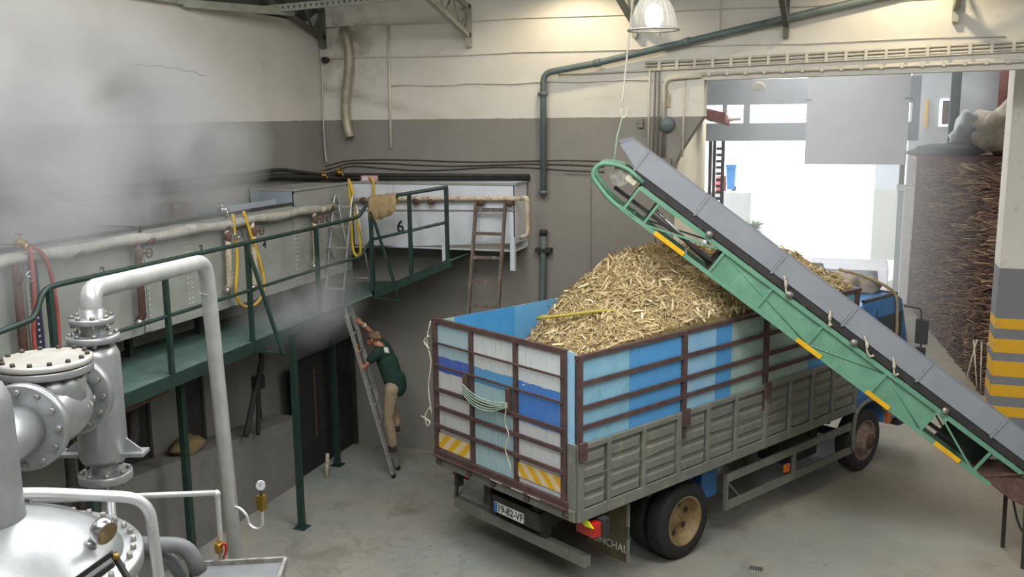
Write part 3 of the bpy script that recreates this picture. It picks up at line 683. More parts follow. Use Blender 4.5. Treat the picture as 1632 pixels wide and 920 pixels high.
cp('end_board', MB().prism([(6.25,-.018,.49),(6.55,-.018,.60),(6.45,-.018,.735),(6.25,-.018,.735)], (0,.016,0)), M['conv_grey'])
cp('end_board', MB().prism([(6.25,WB,.49),(6.62,WB,.60),(6.5,WB,.735),(6.25,WB,.735)], (0,.016,0)), M['conv_grey'])
for t0, t1 in ((5.14,5.58),(3.08,3.44),(2.06,2.40),(1.01,1.38)):
    cp('reflector_strip', MB().box(t0,t1,-.045,-.026,-.02,.035), M['yellow'])
for t in (5.05, 3.85, 2.9, 1.55):
    cp('bearing', MB().lathe([(0,0),(.04,.0),(.045,.03),(0,.035)], (t,-.03,.385), (0,-1,0), 12), M['bolt'])
for t, s in ((3.95,.9),(2.75,1.1),(2.35,.8),(3.3,.5)):
    cp('rag', MB().tube(spline([(t+.1*s,-.03,.52),(t+.02,-.06,.46),(t-.03,-.05,.40),(t-.09*s,-.05,.37),(t-.12*s,-.04,.40)],5), [.012]*4+[.02]*4+[.012]*12+[.02], 6), M['rope'])
cp('motor', MB().cyl((6.05,.05,.5),(6.05,.30,.5),.06,n=12).box(5.95,6.15,.05,.25,.42,.5), M['bolt']); cp('motor_cover', MB().box(6.12,6.26,.02,.12,.30,.42), M['rope'])
ram = cp('ram', MB().cyl((4.85,.15,.10),(5.75,.15,.22),.018,n=8), M['chrome']); cp('ram_barrel', MB().cyl((4.75,.15,.08),(5.2,.15,.14),.03,n=10), M['dark'], ram)
cp('infill_plate', MB().box(4.62,4.80,.1,.5,.02,.33), M['dark'])
# boot drum and legs at the foot (world axes)
def cw(name, mb, mat, parent=None, bevel=0): return obj(name, mb, mat, parent or conv, bevel=bevel)
bt = cw('boot', MB().prism([(9.80,-1.62,1.12),(10.15,-1.68,.86),(10.45,-1.68,.75),(10.95,-1.6,.80),(10.95,-1.6,1.25),(10.25,-1.68,1.2)], (-.10,.56,0)), M['rusty'], bevel=.02)
cw('boot_mouth', MB().prism([(10.35,-1.64,1.22),(10.95,-1.58,1.26),(10.95,-1.5,1.62),(10.45,-1.56,1.60)], (-.09,.5,0)), M['conv_grey'], bt)
for x, y in ((10.19,-1.06),(10.34,-1.63),(10.95,-1.05),(11.05,-1.6)):
    cw('leg', MB().bar((x,y,0),(x-.02,y+(.04 if y < -1.3 else -.02),.9),.045,.045,(1,0,0)), M['dark'])
cw('cable_coil', MB().tube(spline([(10.22,-1.3,.75),(10.30,-1.35,.45),(10.42,-1.4,.30),(10.48,-1.36,.5),(10.40,-1.36,.62),(10.36,-1.4,.4),(10.5,-1.3,.1)],6), .014, 6), M['black_cable'])
# hoist chain
hc = root('hoist_chain', (5.5,-2.35,5.48), 'thin hoist chain with a hook hanging above the conveyor head', 'chain')
obj('chain', MB().tube([(5.62,-2.0,7.9),(5.56,-2.12,6.68),(5.513,-2.33,5.70),(5.505,-2.37,5.52)], .012, 6), M['conduit'], hc)
obj('hook', MB().tube(spline([(5.505,-2.37,5.54),(5.50,-2.375,5.47),(5.53,-2.37,5.43),(5.57,-2.36,5.47),(5.575,-2.36,5.53)],5), .014, 7), M['conduit'], hc)
obj('sling', MB().tube([(5.52,-2.37,5.45),(5.50,-2.385,5.36),(5.47,-2.43,5.22),(5.44,-2.52,4.78)], .010, 6), M['rope_green'], hc)

# ================================================================== walkway along the left wall
wk = root('walkway', (1.2,-4.5,2.7), 'dark green steel walkway with railings in front of the numbered tanks', 'walkway')
def wp(name, mb, mat=None, parent=None): return obj(name, mb, mat or M['green_rail'], parent or wk)
edge = [(1.55,-8.6),(1.42,-6.5),(1.12,-1.55)]
wp('deck_plate', MB().prism([(.05,-8.6,2.74),(1.55,-8.6,2.74),(1.42,-6.5,2.74),(1.25,-3.75,2.72),(1.12,-1.55,2.70),(.05,-1.55,2.70)], (0,0,.03)), M['green_deck'])
wp('edge_channel', MB().bar((1.55,-8.6,2.70),(1.42,-6.5,2.70),.05,.14).bar((1.42,-6.5,2.70),(1.12,-1.55,2.66),.05,.14))
wp('landing_plate', MB().prism([(.05,-1.55,2.70),(1.13,-1.55,2.70),(1.46,-1.22,2.84),(1.46,-.05,2.84),(.05,-.05,2.72)], (0,0,.03)), M['green_deck'])
wp('ramp_plate', MB().prism([(1.46,-1.22,2.86),(2.72,-1.22,3.40),(2.72,-.05,3.40),(1.46,-.05,2.86)], (0,0,.03)), M['green_deck'])
wp('ramp_edge', MB().bar((1.46,-1.22,2.84),(2.72,-1.22,3.38),.05,.12))
wp('top_rail', MB().tube(bend([(1.53,-8.3,3.70),(1.48,-7.55,3.76),(1.475,-7.42,3.99),(1.46,-7.25,4.01),(1.19,-2.74,3.97),(1.14,-1.75,3.97),(1.31,-1.32,4.02),(1.43,-1.20,4.27),(2.69,-1.20,4.47)],.08,4), .027, 8))
wp('lower_rail', MB().tube(bend([(1.47,-7.35,3.42),(1.42,-6.52,3.41),(1.2,-2.8,3.39),(1.14,-1.75,3.38),(1.31,-1.32,3.42),(1.43,-1.20,3.67),(2.69,-1.20,3.97)],.06,4), .022, 8))
for x, y, zt in ((1.47,-7.35,3.99),(1.37,-5.70,4.0),(1.275,-4.08,3.98),(1.17,-2.31,3.97),(1.45,-1.22,4.25)):
    wp('rail_post', MB().bar((x,y,2.68 if y < -1.4 else 2.8),(x,y,zt),.05,.05,(1,0,0)))
for x in (2.08, 2.67): wp('rail_post', MB().bar((x,-1.2,2.86+.43*(x-1.46)),(x,-1.2,4.27+.16*(x-1.43)),.05,.05,(1,0,0)))
for x, y in ((1.275,-4.08),(1.47,-1.24)):
    z0 = 2.66 if y < -2 else 2.82; br = wp('outrigger', MB().bar((x,y,z0+1.28),(x+.42,y,z0-.02),.03,.045,(0,1,0)))
    wp('outrigger_foot', MB().bar((x,y,z0-.02),(x+.44,y,z0-.04),.03,.03), None, br)
for x, y in ((1.36,-3.34),(.62,-1.08),(.9,-5.02),(1.4,-7.0)):
    c = wp('column', MB().bar((x,y,0),(x,y,2.68),.075,.075,(1,0,0))); wp('foot_plate', MB().box(x-.09,x+.09,y-.09,y+.09,0,.012), None, c)
for y in (-7.4,-5.9,-4.4,-2.9,-1.7): wp('joist', MB().bar((.02,y,2.66),(1.2,y,2.66),.06,.12))
wp('rusty_stub', MB().bar((1.2,-6.35,2.58),(1.2,-5.62,2.62),.10,.17), M['rusty'])
# plinth wall and black sheet standing in for the dark recess below
struct('wall_plinth', MB().prism([(.44,-5.9,0),(.44,-1.9,0),(.44,-1.82,1.02),(.44,-5.9,1.42)], (-.44,0,0)), M['low_wall'])
bd = root('dark_recess', (.4,-1,0), None, None); bd['kind'] = 'structure'
obj('leaf', MB().box(.30,.36,-1.82,-.04,0,1.82), M['dark_patch'], bd); obj('frame_post', MB().box(.34,.42,-.08,-.02,0,1.86), M['dark'], bd)
obj('strap', MB().box(.36,.368,-1.26,-1.22,.5,1.6), M['rusty'], bd)
wp('drip_pipe', MB().tube([(.72,-1.6,.0),(.70,-1.5,.35)], .03, 8), M['lagging_pale'])
for i, pts in enumerate(([(.55,-2.9,2.6),(.6,-2.95,2.15),(.58,-3.15,1.7),(.55,-3.35,1.2)],[(.6,-2.75,2.6),(.6,-3.03,2.0),(.58,-3.06,1.5),(.56,-3.08,1.15)])):
    obj('black_hose', MB().tube(spline(pts,6), .04 if i == 0 else .03, 8), M['black_cable'], None, ('thick black hose drooping under the walkway onto the plinth','thinner straight black hose hanging beside the thick one under the walkway')[i], 'hose', 'hoses under the walkway')
lump('burlap_sack', (.27,-4.2,1.335), .17, .27, .12, pm('dull_burlap','7d6c4c','6a5a3e',10,rough=.95,bump=.3), 'tan burlap sack slumped on the plinth under the walkway', 'sack', .1, .2, 2)
for y0, y1, z1, lab in ((-5.75,-4.6,2.35,'wide dark panel added behind the plinth to deepen the shade under the walkway'),(-3.95,-3.55,2.4,'narrow dark panel added behind the plinth to deepen the shade beside the black hoses')):  # dark panels added against the wall to deepen the shade there
    ds_ = root('shade_sheet', (.06,(y0+y1)/2,1.1), lab, 'shade sheet'); obj('sheet', MB().box(.02,.05,y0,y1,1.0,z1), M['dark'], ds_); obj('stiffener', MB().box(.05,.08,y0,y0+.05,1.0,z1), M['truck_under'], ds_); obj('stiffener', MB().box(.05,.08,y1-.05,y1,1.0,z1), M['truck_under'], ds_)
for i, (x, y, r) in enumerate(((.75,-6.6,.05),(.95,-6.1,.04),(.7,-5.6,.06))):
    obj('drain_pipe', MB().tube(bend([(x,y,2.6),(x,y,1.7+.1*i),(x-.1,y-.5,1.55+.1*i),(x-.1,y-.5,0)],.12), r, 8), M['truck_under'], None, ('leftmost','middle','rightmost')[i]+' of three dark drain pipes hanging under the near walkway', 'pipe', 'dark drain pipes under the walkway')
obj('switch_box', MB().box(.02,.12,-2.38,-2.2,1.55,1.75).cyl((.07,-2.29,1.1),(.07,-2.29,1.55),.02,n=8), M['dark'], None, 'small dark switch box on a stem above the end of the plinth', 'switch')

# ================================================================== tanks
def stencil(body, size, org, xd, parent): text('stencil_number', body, size, M['black_ink'], org, xd, (0,0,1), parent, .001, size*.012)
tb = [-8.46,-6.9,-5.32,-3.75,-2.2,-.64]
names = ['grey steel tank nearest the camera, half lost in steam','grey steel tank stencilled 2 behind the silver pipe elbow','grey steel tank stencilled 3 behind the silver pipe','grey steel tank stencilled 4 with the yellow hose on it','taller grey steel tank stencilled 5 in the wall corner']
for i in range(5):
    y0, y1 = tb[i], tb[i+1]; zt = 4.29 if i < 4 else 4.47; zb = 3.12; x1 = .76
    tk = root('steel_tank', (.38,(y0+y1)/2,zb), names[i], 'tank', 'row of numbered steel tanks')
    g = M['tank_grey']
    obj('front_sheet', MB().box(x1-.02,x1,y0+.01,y1-.01,zb,zt), g, tk)
    obj('end_sheet', MB().box(.03,x1,y0+.01,y0+.03,zb,zt), M['tank_blue'] if i == 4 else g, tk)
    obj('end_sheet', MB().box(.03,x1,y1-.03,y1-.01,zb,zt), g, tk)
    obj('back_sheet', MB().box(.03,.05,y0+.01,y1-.01,zb,zt), g, tk); obj('floor_sheet', MB().box(.03,x1,y0+.01,y1-.01,zb-.02,zb), g, tk)
    obj('rim', MB().bar((x1,y0+.01,zt),(x1,y1-.01,zt),.04,.03).bar((.05,y0+.02,zt),(x1,y0+.02,zt),.03,.03), M['dark'] if i < 4 else g, tk)
    obj('juice', MB().box(.06,x1-.03,y0+.04,y1-.04,zt-.32,zt-.30), pm('cane_juice_%d' % i, '7a6a4a', '6a5a3c', 4, rough=.2), tk)
    fl = obj('seam_flange', MB().box(x1,x1+.03,y0+.005,y0+.06,zb,zt-.05), g, tk); obj('seam_flange', MB().box(x1,x1+.03,y1-.06,y1-.005,zb,zt-.05), g, tk)
    rv = MB()
    for yy in (y0+.033, y1-.033)+(((y0+y1)/2-.03, (y0+y1)/2+.03) if i == 2 else ()):
        for k in range(18): rv.lathe([(.011,0),(.008,.007),(0,.009)], ((x1+.03 if abs(yy-(y0+y1)/2) > .2 else x1), yy, zb+.05+k*.062), (1,0,0), 6)
    obj('rivets', rv, M['white_ink'], fl, kind='stuff')
    for yy in (y0+.15, y1-.15): obj('leg', MB().box(.3,.38,yy-.03,yy+.03,2.77,zb-.02), M['dark'], tk)
    if i: stencil(str(i+1), .17, (x1+.004, (-5.93,-4.29,-2.96,-1.31)[i-1], (3.88,3.9,3.80,3.94)[i-1]), (0,1,0), tk)
    if i == 1: obj('blue_strip', MB().box(x1+.03,x1+.05,y0-.02,y0+.08,zb-.3,zt-.04), M['dark_blue_strip'], tk)
    if i == 1:
        for k in range(22): obj('strip_dot', MB().box(x1+.05,x1+.053,y0+.015,y0+.035,zb-.26+.06*k,zb-.24+.06*k), M['white_ink'], tk)
t6 = root('steel_tank', (2.2,-.3,3.4), 'white steel tank stencilled 6 along the back wall', 'tank', 'row of numbered steel tanks')
def six(n, mb, m='tank_white', par=None): return obj(n, mb, M[m], par or t6)
zb6, zt6 = 3.50, 4.48
for a, b in ((.80,1.52),(1.52,2.38),(2.38,3.50)): six('front_sheet', MB().prism([(a+.003,-.6,zb6-.05+.06*(a-.8)),(b-.003,-.6,zb6-.05+.06*(b-.8)),(b-.003,-.6,zt6),(a+.003,-.6,zt6)], (0,.02,0)))
six('end_sheet', MB().box(3.48,3.50,-.6,-.02,3.6,zt6)); six('end_sheet', MB().box(.80,.82,-.6,-.02,3.45,zt6)); six('back_sheet', MB().box(.8,3.5,-.04,-.02,3.5,zt6+.02)); six('floor_sheet', MB().box(.8,3.5,-.6,-.02,3.48,3.50))
six('rim', MB().bar((.8,-.6,zt6),(3.5,-.6,zt6),.04,.03).bar((3.5,-.6,zt6),(3.5,-.02,zt6),.04,.03).bar((.8,-.02,zt6+.03),(3.5,-.02,zt6+.03),.03,.03), 'tank_grey')
six('ledge', MB().bar((.82,-.615,4.05),(3.52,-.615,4.10),.02,.015), 'tank_grey')
for x in (2.36, 3.46): six('leg', MB().box(x-.035,x+.035,-.62,-.55,3.20+.0*x,zb6+.2))
stencil('6', .26, (1.63,-.606,3.80), (1,0,0), t6)
pp = six('steam_pipe', MB().tube([(.85,-.68,4.20),(1.9,-.68,4.25),(3.62,-.68,4.28)], .035, 8), 'lagging_pale')
six('drop_pipe', MB().tube(bend([(3.62,-.68,4.28),(3.72,-.68,4.30),(3.72,-.68,3.74),(3.60,-.68,3.71)],.04,4), .034, 8), 'lagging_pale', pp)
for x in (1.05,1.95,2.2,3.0,3.45): six('pipe_lump', MB().ell((x,-.69,4.21),.07,.05,.05,8,6), 'rusty', pp)
# lagged steam main along the tank fronts, drops with valves
lm = root('steam_main', (.84,-4.6,4.18), 'lumpy lagged steam pipe running along the top of the grey tanks', 'pipe')
P = [(.85,-8.5+i*.33,4.205-.002*i+.012*math.sin(i*1.7)) for i in range(23)]
obj('main', MB().tube(P, [.058+.010*math.sin(i*2.3) for i in range(23)], 10), M['lagging'], lm)
lumps = [(-6.35,'dark'),(-5.3,'rusty'),(-3.9,'rusty'),(-1.6,'lagging_pale'),(-1.35,'rusty')]
for y, m in lumps: obj('flange_joint', MB().ell((.86,y,4.15),.06,.09,.05,8,6), M[m], lm)
for i, (y, lo, mt, lab) in enumerate(((-7.13,3.0,'rusty','thick rusty drop pipe at the left edge beside the red hose'),(-5.5,3.22,'rusty','rusty drop pipe half hidden behind the big silver pipe'),(-3.9,3.3,'lagging_pale','pale lagged drop pipe left of the yellow hose'),(-3.36,3.24,'lagging_pale','pale lagged drop pipe inside the yellow hose loop'),(-1.84,3.30,'lagging_pale','flaking red and cream drop pipe on tank 5'))):
    d = root('drop_pipe', (.87,y,lo), lab, 'pipe', 'drop pipes on the tank fronts')
    obj('pipe', MB().tube([(.86,y,4.16),(.87,y,3.9),(.87,y-.005,lo+.12),(.80,y-.01,lo+.05)], [.03,.04,.045,.035], 10), M[mt], d)
    obj('valve_body', MB().ell((.875,y,4.02),.05,.045,.08,8,6), M['rusty'], d)
    obj('hand_wheel', MB().tube([(.95,y+.08+.05*math.cos(a),4.03+.05*math.sin(a)) for a in [k*math.pi/5 for k in range(10)]], .010, 6, closed=True).cyl((.88,y+.02,4.03),(.96,y+.09,4.03),.009,n=6), M['chrome' if i in (0,2) else 'rusty'], d)
    obj('drain_cock', MB().ell((.87,y-.06,lo+.05),.04,.05,.05,8,6), M['chrome'], d)
def hose(pts, r, m, lab, par=None): return obj('hose', MB().tube(spline(pts,6), r, 8), M[m], None, lab, 'hose', 'garden hoses hung on the tanks')
hose([(.92,-6.99,4.30),(.95,-7.02,3.9),(.95,-7.08,3.38),(1.0,-7.05,2.80),(1.02,-6.9,2.80),(.97,-6.80,3.3),(.95,-6.77,3.62),(.95,-6.79,3.93),(.94,-6.85,4.19),(.92,-6.96,4.31)], .020, 'hose_red', 'red rubber hose looped from a brass tap at the left edge')
hose([(.90,-3.81,4.30),(.9,-3.77,3.75),(.9,-3.84,3.28),(.9,-3.65,3.09),(.9,-3.37,3.11),(.9,-3.22,3.30),(.9,-3.31,3.69),(.9,-3.45,3.99),(.9,-3.58,4.31)], .020, 'hose_yellow', 'yellow hose hanging in a wide loop over tank 4')
hose([(.99,-1.0,4.56),(1.0,-1.0,3.94),(1.02,-1.02,3.5),(1.08,-1.0,3.38),(1.14,-1.0,3.47),(1.10,-1.0,3.95),(1.06,-1.0,4.25),(1.02,-1.02,4.5)], .022, 'hose_yellow', 'yellow hose bunched in a tight loop beside tank 6')
obj('yellow_pipe', MB().tube(bend([(1.22,-.66,3.95),(1.22,-.66,4.52),(1.14,-.64,4.56)],.04), .02, 8), M['hose_yellow'], None, 'short yellow upright pipe at the left end of tank 6', 'pipe')
for p, lab in (((.84,-7.03,4.34),'brass tap over the red hose'),((.84,-3.93,4.36),'chrome tap at the top of the wide yellow hose loop'),((.12,-.3,4.56),'large brass tap on the black pipe in the wall corner'),((.36,-.2,4.60),'small brass tap right of the corner, above tank 5')):
    tp_ = root('tap', p, lab, 'tap', 'brass taps'); m = M['chrome' if 'chrome' in lab else 'brass']; x, y, z = p
    obj('body', MB().cyl((x-.05,y,z),(x+.08,y,z),.03,n=8).ell((x,y,z),.045,.045,.045,8,6), m, tp_); obj('handle', MB().cyl((x,y,z),(x,y,z+.08),.012,n=6).bar((x-.045,y,z+.085),(x+.045,y,z+.085),.02,.015), m, tp_); obj('spout', MB().cyl((x+.07,y,z),(x+.075,y,z-.07),.018,n=8), m, tp_)
for i, (zo, r) in enumerate(((0,.045),(.10,.03))):
    obj('black_pipe', MB().tube(bend([(.07+.05*i,-8.4,4.58+zo),(.07+.05*i,-3.1,4.60+zo),(.07+.05*i,-1.5,4.62+zo),(.10,-.25,4.52+zo*.4),(.35,-.08-.03*i,4.51+zo*.5),(3.55,-.05-.03*i,4.545+zo*.25)],.2), r, 8), M['black_cable'], None, ('thick black pipe along the walls just above the tanks','thinner black pipe above the thick one along the walls')[i], 'pipe')
obj('wooden_crate', MB().box(.25,.62,-4.55,-4.2,4.30,4.48), M['wood'], None, 'small brown crate on the tank rim in the steam', 'crate')
tub = root('trough', (.5,-3.4,4.3), 'grey sheet trough standing across the rim of tank 4', 'trough')
obj('side', MB().box(.30,.75,-3.9,-3.88,4.31,4.40).box(.72,.74,-3.9,-2.6,4.31,4.38), M['tank_blue'], tub)
# burlap on the rail, box, stepladder, wooden ladder
cl = MB(); n = 10
for i in range(n+1):
    for j, (dy, dz) in enumerate(((-.03,-.32),(-.035,-.16),(-.03,.0),(0,.035),(.03,0),(.035,-.2))):
        x = 1.42+.46*i/n; z = 4.27+.16*(x-1.43)
        cl.v.append(V((x+.01*math.sin(j*3+i), -1.20+dy*1.3+.012*math.sin(i*1.9+j), z+dz*(1-.35*(i/n-.35)**2*2)+.01*math.sin(i*2.2))))
for i in range(n):
    for j in range(5): a = i*6+j; cl.f.append([a,a+1,a+7,a+6]); cl.sm.append(True)
o = obj('burlap_cloth', cl, M['sack'], None, 'tan burlap cloth draped over the walkway rail', 'cloth'); sd = o.modifiers.new('thick','SOLIDIFY'); sd.thickness = .012
bx = root('carton', (1.1,-.55,4.26), 'small pink and white carton on the edge of tank 6', 'carton'); obj('box', MB().box(.99,1.22,-.62,-.50,4.50,4.58), M['pink'], bx); obj('label', MB().box(1.02,1.19,-.623,-.62,4.52,4.56), M['white_paint'], bx)
bx.location.z += .0
sl_ = root('stepladder', (.95,-1.1,2.74), 'aluminium stepladder standing open on the walkway by tank 5', 'ladder')
A = M['alu']
for x in (.80, 1.10):
    obj('front_rail', MB().tube(bend([(x,-1.55,2.75),(x+.02,-1.2,4.18),(x+.02,-1.14,4.34),(x+.02,-1.06,4.18)],.06), .016, 8), A, sl_)
    obj('back_rail', MB().tube([(x+.06,-.72,2.80),(x+.02,-1.06,4.2)], .015, 8), A, sl_)
for k in range(5): y = -1.52+.075*k; z = 2.95+.30*k; obj('tread', MB().box(.80,1.12,y-.04,y+.04,z,z+.02), A, sl_)
for k in range(3): y = -.76-.09*k; z = 3.0+.4*k; obj('stay', MB().cyl((.86,y,z),(1.15,y,z),.010,n=6), A, sl_)
wl = root('wooden_ladder', (3.1,-1.9,0), 'worn wooden ladder leaning against the front of white tank 6', 'ladder')
def lad(x, z): return (x, -1.75+.27*z*.9, z)
for x in (2.92, 3.38): obj('rail', MB().bar(lad(x+.03,0), lad(x+.02,4.22), .035,.07,(0,1,0)), M['wood'], wl)
for k in range(12): z = .32+.345*k; obj('rung', MB().bar(lad(2.95,z), lad(3.40,z), .035,.045), M['wood'], wl)
# the aluminium ladder and the climbing man
al = root('aluminium_ladder', (1.69,-1.14,0), 'long aluminium ladder leaning on the walkway edge with a man on it', 'ladder')
lf, lt = V((1.73,-1.30,0)), V((1.09,-1.50,2.70)); rg = V((-.085,.33,0))
for k in (0, 1):
    r_ = obj('rail', MB().bar(lf+rg*k, lt+rg*k, .028, .075, (0,1,0)), A, al)
    obj('foot', MB().bar(lf+rg*k+V((0,0,.0)), lf+rg*k+(lt-lf).normalized()*.06, .036,.083,(0,1,0)), M['black_rubber'], r_)
    for q in range(8): p = lf+rg*k+(lt-lf)*((.32+.31*q)/2.79); obj('rivet', MB().lathe([(.012,0),(.012,.006),(0,.006)], p-rg.normalized()*.014, -rg, 8), M['dark'], r_)
for k in range(9): p = lf+(lt-lf)*((.30+.29*k)/2.79); obj('rung', MB().cyl(p, p+rg, .014, n=8), A, al)
man = root('person', (1.66,-1.12,.40), 'man in a dark green t-shirt, beige trousers and cap climbing the aluminium ladder', 'person')
def flesh(name, caps, vox, mat, parent, smooth=6):
    m = MB()
    for c in caps:
        P = [V(p) for p, r in c]; rs = [r for p, r in c]
        pts, rr = [], []
        d0 = (P[0]-P[1]).normalized(); d1 = (P[-1]-P[-2]).normalized()
        for q in (1, .8, .45): pts.append(P[0]+d0*rs[0]*q); rr.append(rs[0]*max(.08, math.sqrt(1-q*q)))
        pts += P; rr += rs
        for q in (.45, .8, 1): pts.append(P[-1]+d1*rs[-1]*q); rr.append(rs[-1]*max(.08, math.sqrt(1-q*q)))
        m.tube(pts, rr, 12)
    o = obj(name, m, mat, parent)
    r = o.modifiers.new('remesh','REMESH'); r.mode = 'VOXEL'; r.voxel_size = vox; r.use_smooth_shade = True
    s = o.modifiers.new('smooth','SMOOTH'); s.iterations = smooth; s.factor = .5
    bpy.context.view_layer.update()
    me = bpy.data.meshes.new_from_object(o.evaluated_get(bpy.context.evaluated_depsgraph_get())); o.modifiers.clear(); old = o.data; o.data = me; bpy.data.meshes.remove(old)
    return o
# joints (he faces the ladder, -x; camera side is his left, -y)
pel, chest, neck, head = V((1.72,-1.14,1.42)), V((1.60,-1.14,1.80)), V((1.49,-1.14,2.04)), V((1.385,-1.15,2.14))
shL, shR = V((1.53,-1.33,1.97)), V((1.50,-.96,1.97))
elL, wrL = V((1.33,-1.42,1.74)), V((1.25,-1.44,1.94)); elR, wrR = V((1.30,-.98,2.15)), V((1.20,-1.13,2.36))
hipL, hipR = V((1.71,-1.23,1.40)), V((1.71,-1.05,1.40)); knL, knR = V((1.65,-1.25,.94)), V((1.56,-1.04,1.16)); anL, anR = V((1.70,-1.24,.50)), V((1.66,-1.04,.76))
body = [[(pel,.13),(chest,.14),(neck-V((0,0,.08)),.10),(neck,.058),(head-V((-.04,0,.06)),.056)],
        [(head+V((.035,0,.03)),.088),(head+V((-.005,0,.0)),.086),(head+V((-.05,0,-.045)),.066)], [(head+V((-.075,0,-.005)),.012),(head+V((-.102,0,-.03)),.015)],
        [(shL,.055),(elL,.043),(wrL,.030)],[(shR,.055),(elR,.043),(wrR,.030)],[(shL,.06),(chest+V((0,0,.1)),.12),(shR,.06)],
        [(hipL,.10),(knL,.062),(anL,.042)],[(hipR,.10),(knR,.062),(anR,.042)],
        [(head+V((.01,-.088,-.02)),.014),(head+V((.02,-.095,.01)),.018)],[(head+V((.01,.088,-.02)),.014),(head+V((.02,.095,.01)),.018)]]
def hand(w, rail_p, side):
    d = (rail_p-w); d.normalize(); up = V((0,0,1)); s = V((0,side,0)); palm = w+d*.055
    out = [[(w,.028),(palm,.034),(palm+up*.035,.022)],[(palm-up*.02,.03),(palm+d*.02,.03)]]
    for k, ln in enumerate((.075,.083,.078,.062)):
        b = palm+up*(.032-.021*k)+d*.03
        out.append([(b,.0095),(b+d*ln*.4+s*.010,.009),(b+d*ln*.62-s*.028,.0085),(b+d*ln*.3-s*.050,.0075)])
    out.append([(palm+up*.03,.012),(palm+up*.055+d*.02-s*.01,.010),(palm+up*.065+d*.045-s*.03,.009)])
    return out
body += hand(wrL, lf+(lt-lf)*.745, -1)+hand(wrR, lf+rg+(lt-lf)*.90, 1)
flesh('body', body, .0075, M['skin'], man)
flesh('shirt', [[(pel+V((0,0,.02)),.152),(chest,.165),(neck-V((0,0,.09)),.115)],[(shL,.075),(chest+V((0,0,.08)),.14),(shR,.075)],[(shL,.078),(shL+(elL-shL)*.42,.072)],[(shR,.078),(shR+(elR-shR)*.42,.072)],[(pel+V((.02,0,-.02)),.158),(pel+V((.02,0,.10)),.155)]], .014, M['shirt'], man, 5)
flesh('trousers', [[(pel-V((0,.05,0)),.14),(pel+V((0,.05,0)),.14)],[(hipL,.118),(knL,.082),(anL+V((0,0,.03)),.072)],[(hipR,.118),(knR,.082),(anR+V((0,0,.03)),.072)]], .014, M['pants'], man, 5)
for a in (anL, anR): flesh('shoe', [[(a+V((.03,0,-.07)),.042),(a+V((-.05,0,-.075)),.040),(a+V((-.15,0,-.08)),.033)],[(a+V((.01,0,-.04)),.045),(a,.045)]], .012, M['shoe'], man, 4)
cp_ = obj('cap', MB().lathe([(.104,-.005),(.105,.03),(.085,.075),(.045,.095),(0,.1)], head+V((.012,0,.02)), V((.22,0,1)), 18), M['cap'], man)
obj('cap_brim', MB().prism([head+V((-.07,-.075,.035)),head+V((-.155,-.05,-.0)),head+V((-.175,0,-.01)),head+V((-.155,.05,0)),head+V((-.07,.075,.035))], (0,0,.012)), M['cap'], cp_)
for s in (-1, 1): obj('eye', MB().ell(head+V((-.088,s*.032,.0)),.010,.013,.009,8,6), M['black_ink'], man)
obj('mouth', MB().bar(head+V((-.103,-.025,-.068)),head+V((-.103,.025,-.068)),.012,.008), pm('lips','8f5648','84503f'), man)
obj('wrist_watch', MB().lathe([(.036,-.012),(.039,0),(.036,.012)], wrR+(elR-wrR)*.12, (elR-wrR), 14), M['white_paint'], man)
obj('shirt_print', MB().prism([(1.66,-1.24,2.03),(1.62,-1.29,2.04),(1.64,-1.30,1.97),(1.69,-1.25,1.95)], (.012,-.012,.02)), M['white_ink'], man)

# ================================================================== silver still apparatus, lower left
S = M['alu_paint']
def bolts(par, c, ax, r, n, rb=.013, h=.016, mat='bolt', ph=0):
    ax = V(ax).normalized(); a = ax.cross(V((0,0,1)) if abs(ax.z) < .9 else V((1,0,0))).normalized(); b = ax.cross(a)
    for k in range(n):
        g = 2*math.pi*(k+ph)/n; p = V(c)+(a*math.cos(g)+b*math.sin(g))*r
        obj('bolt', MB().cyl(p, p+ax*h, rb, rb*.85, n=6), M[mat], par)
def flange(par, c, ax, r, th, nb, rb=.013, ri=0, mat=None, bm='bolt'):
    ax = V(ax).normalized(); c = V(c)
    f = obj('flange', MB().lathe([(r*.96,-th/2),(r,-th/2+.004),(r,th/2-.004),(r*.96,th/2)], c, ax, 36), mat or S, par)
    bolts(f, c+ax*th/2, ax, r*.84, nb, rb, mat=bm); bolts(f, c-ax*th/2, -ax, r*.84, nb, rb, mat=bm)
    return f
colx, coly = 4.70, -10.25
sp = root('still_column', (colx,coly,2.6), 'silver painted column with bolted flanges and a swan-neck pipe', 'still column')
obj('column_body', MB().lathe([(.06,4.375),(.10,4.36),(.117,4.32),(.117,3.80),(.10,3.77),(.06,3.765)], (colx,coly,0), n=36), S, sp)
obj('neck', MB().cyl((colx,coly,4.36),(colx-.005,coly+.01,4.55),.058,n=24), S, sp)
flange(sp, (colx,coly,4.405), (0,0,1), .125, .035, 8); flange(sp, (colx,coly,4.495), (0,0,1), .105, .030, 8)
obj('lower_neck', MB().cyl((colx,coly,3.68),(colx,coly,3.78),.065,n=24), S, sp); flange(sp, (colx,coly,3.69), (0,0,1), .13, .045, 8)
obj('drain_pipe', MB().cyl((colx,coly,2.6),(colx,coly,3.68),.034,n=16), S, sp)
for s in (-1, 1):
    c = V((colx,coly,3.80)); d = V((.94,.34,0))*s
    lg = obj('support_lug', MB().prism([c+d*.10+V((-.34,.94,0))*.05,c+d*.215+V((-.34,.94,0))*.05,c+d*.215-V((-.34,.94,0))*.05,c+d*.10-V((-.34,.94,0))*.05], (0,0,.018)), S, sp)
    obj('gusset', MB().prism([c+d*.11+V((0,0,.018)),c+d*.20+V((0,0,.018)),c+d*.11+V((0,0,.09))], V((-.34,.94,0))*.012), S, lg)
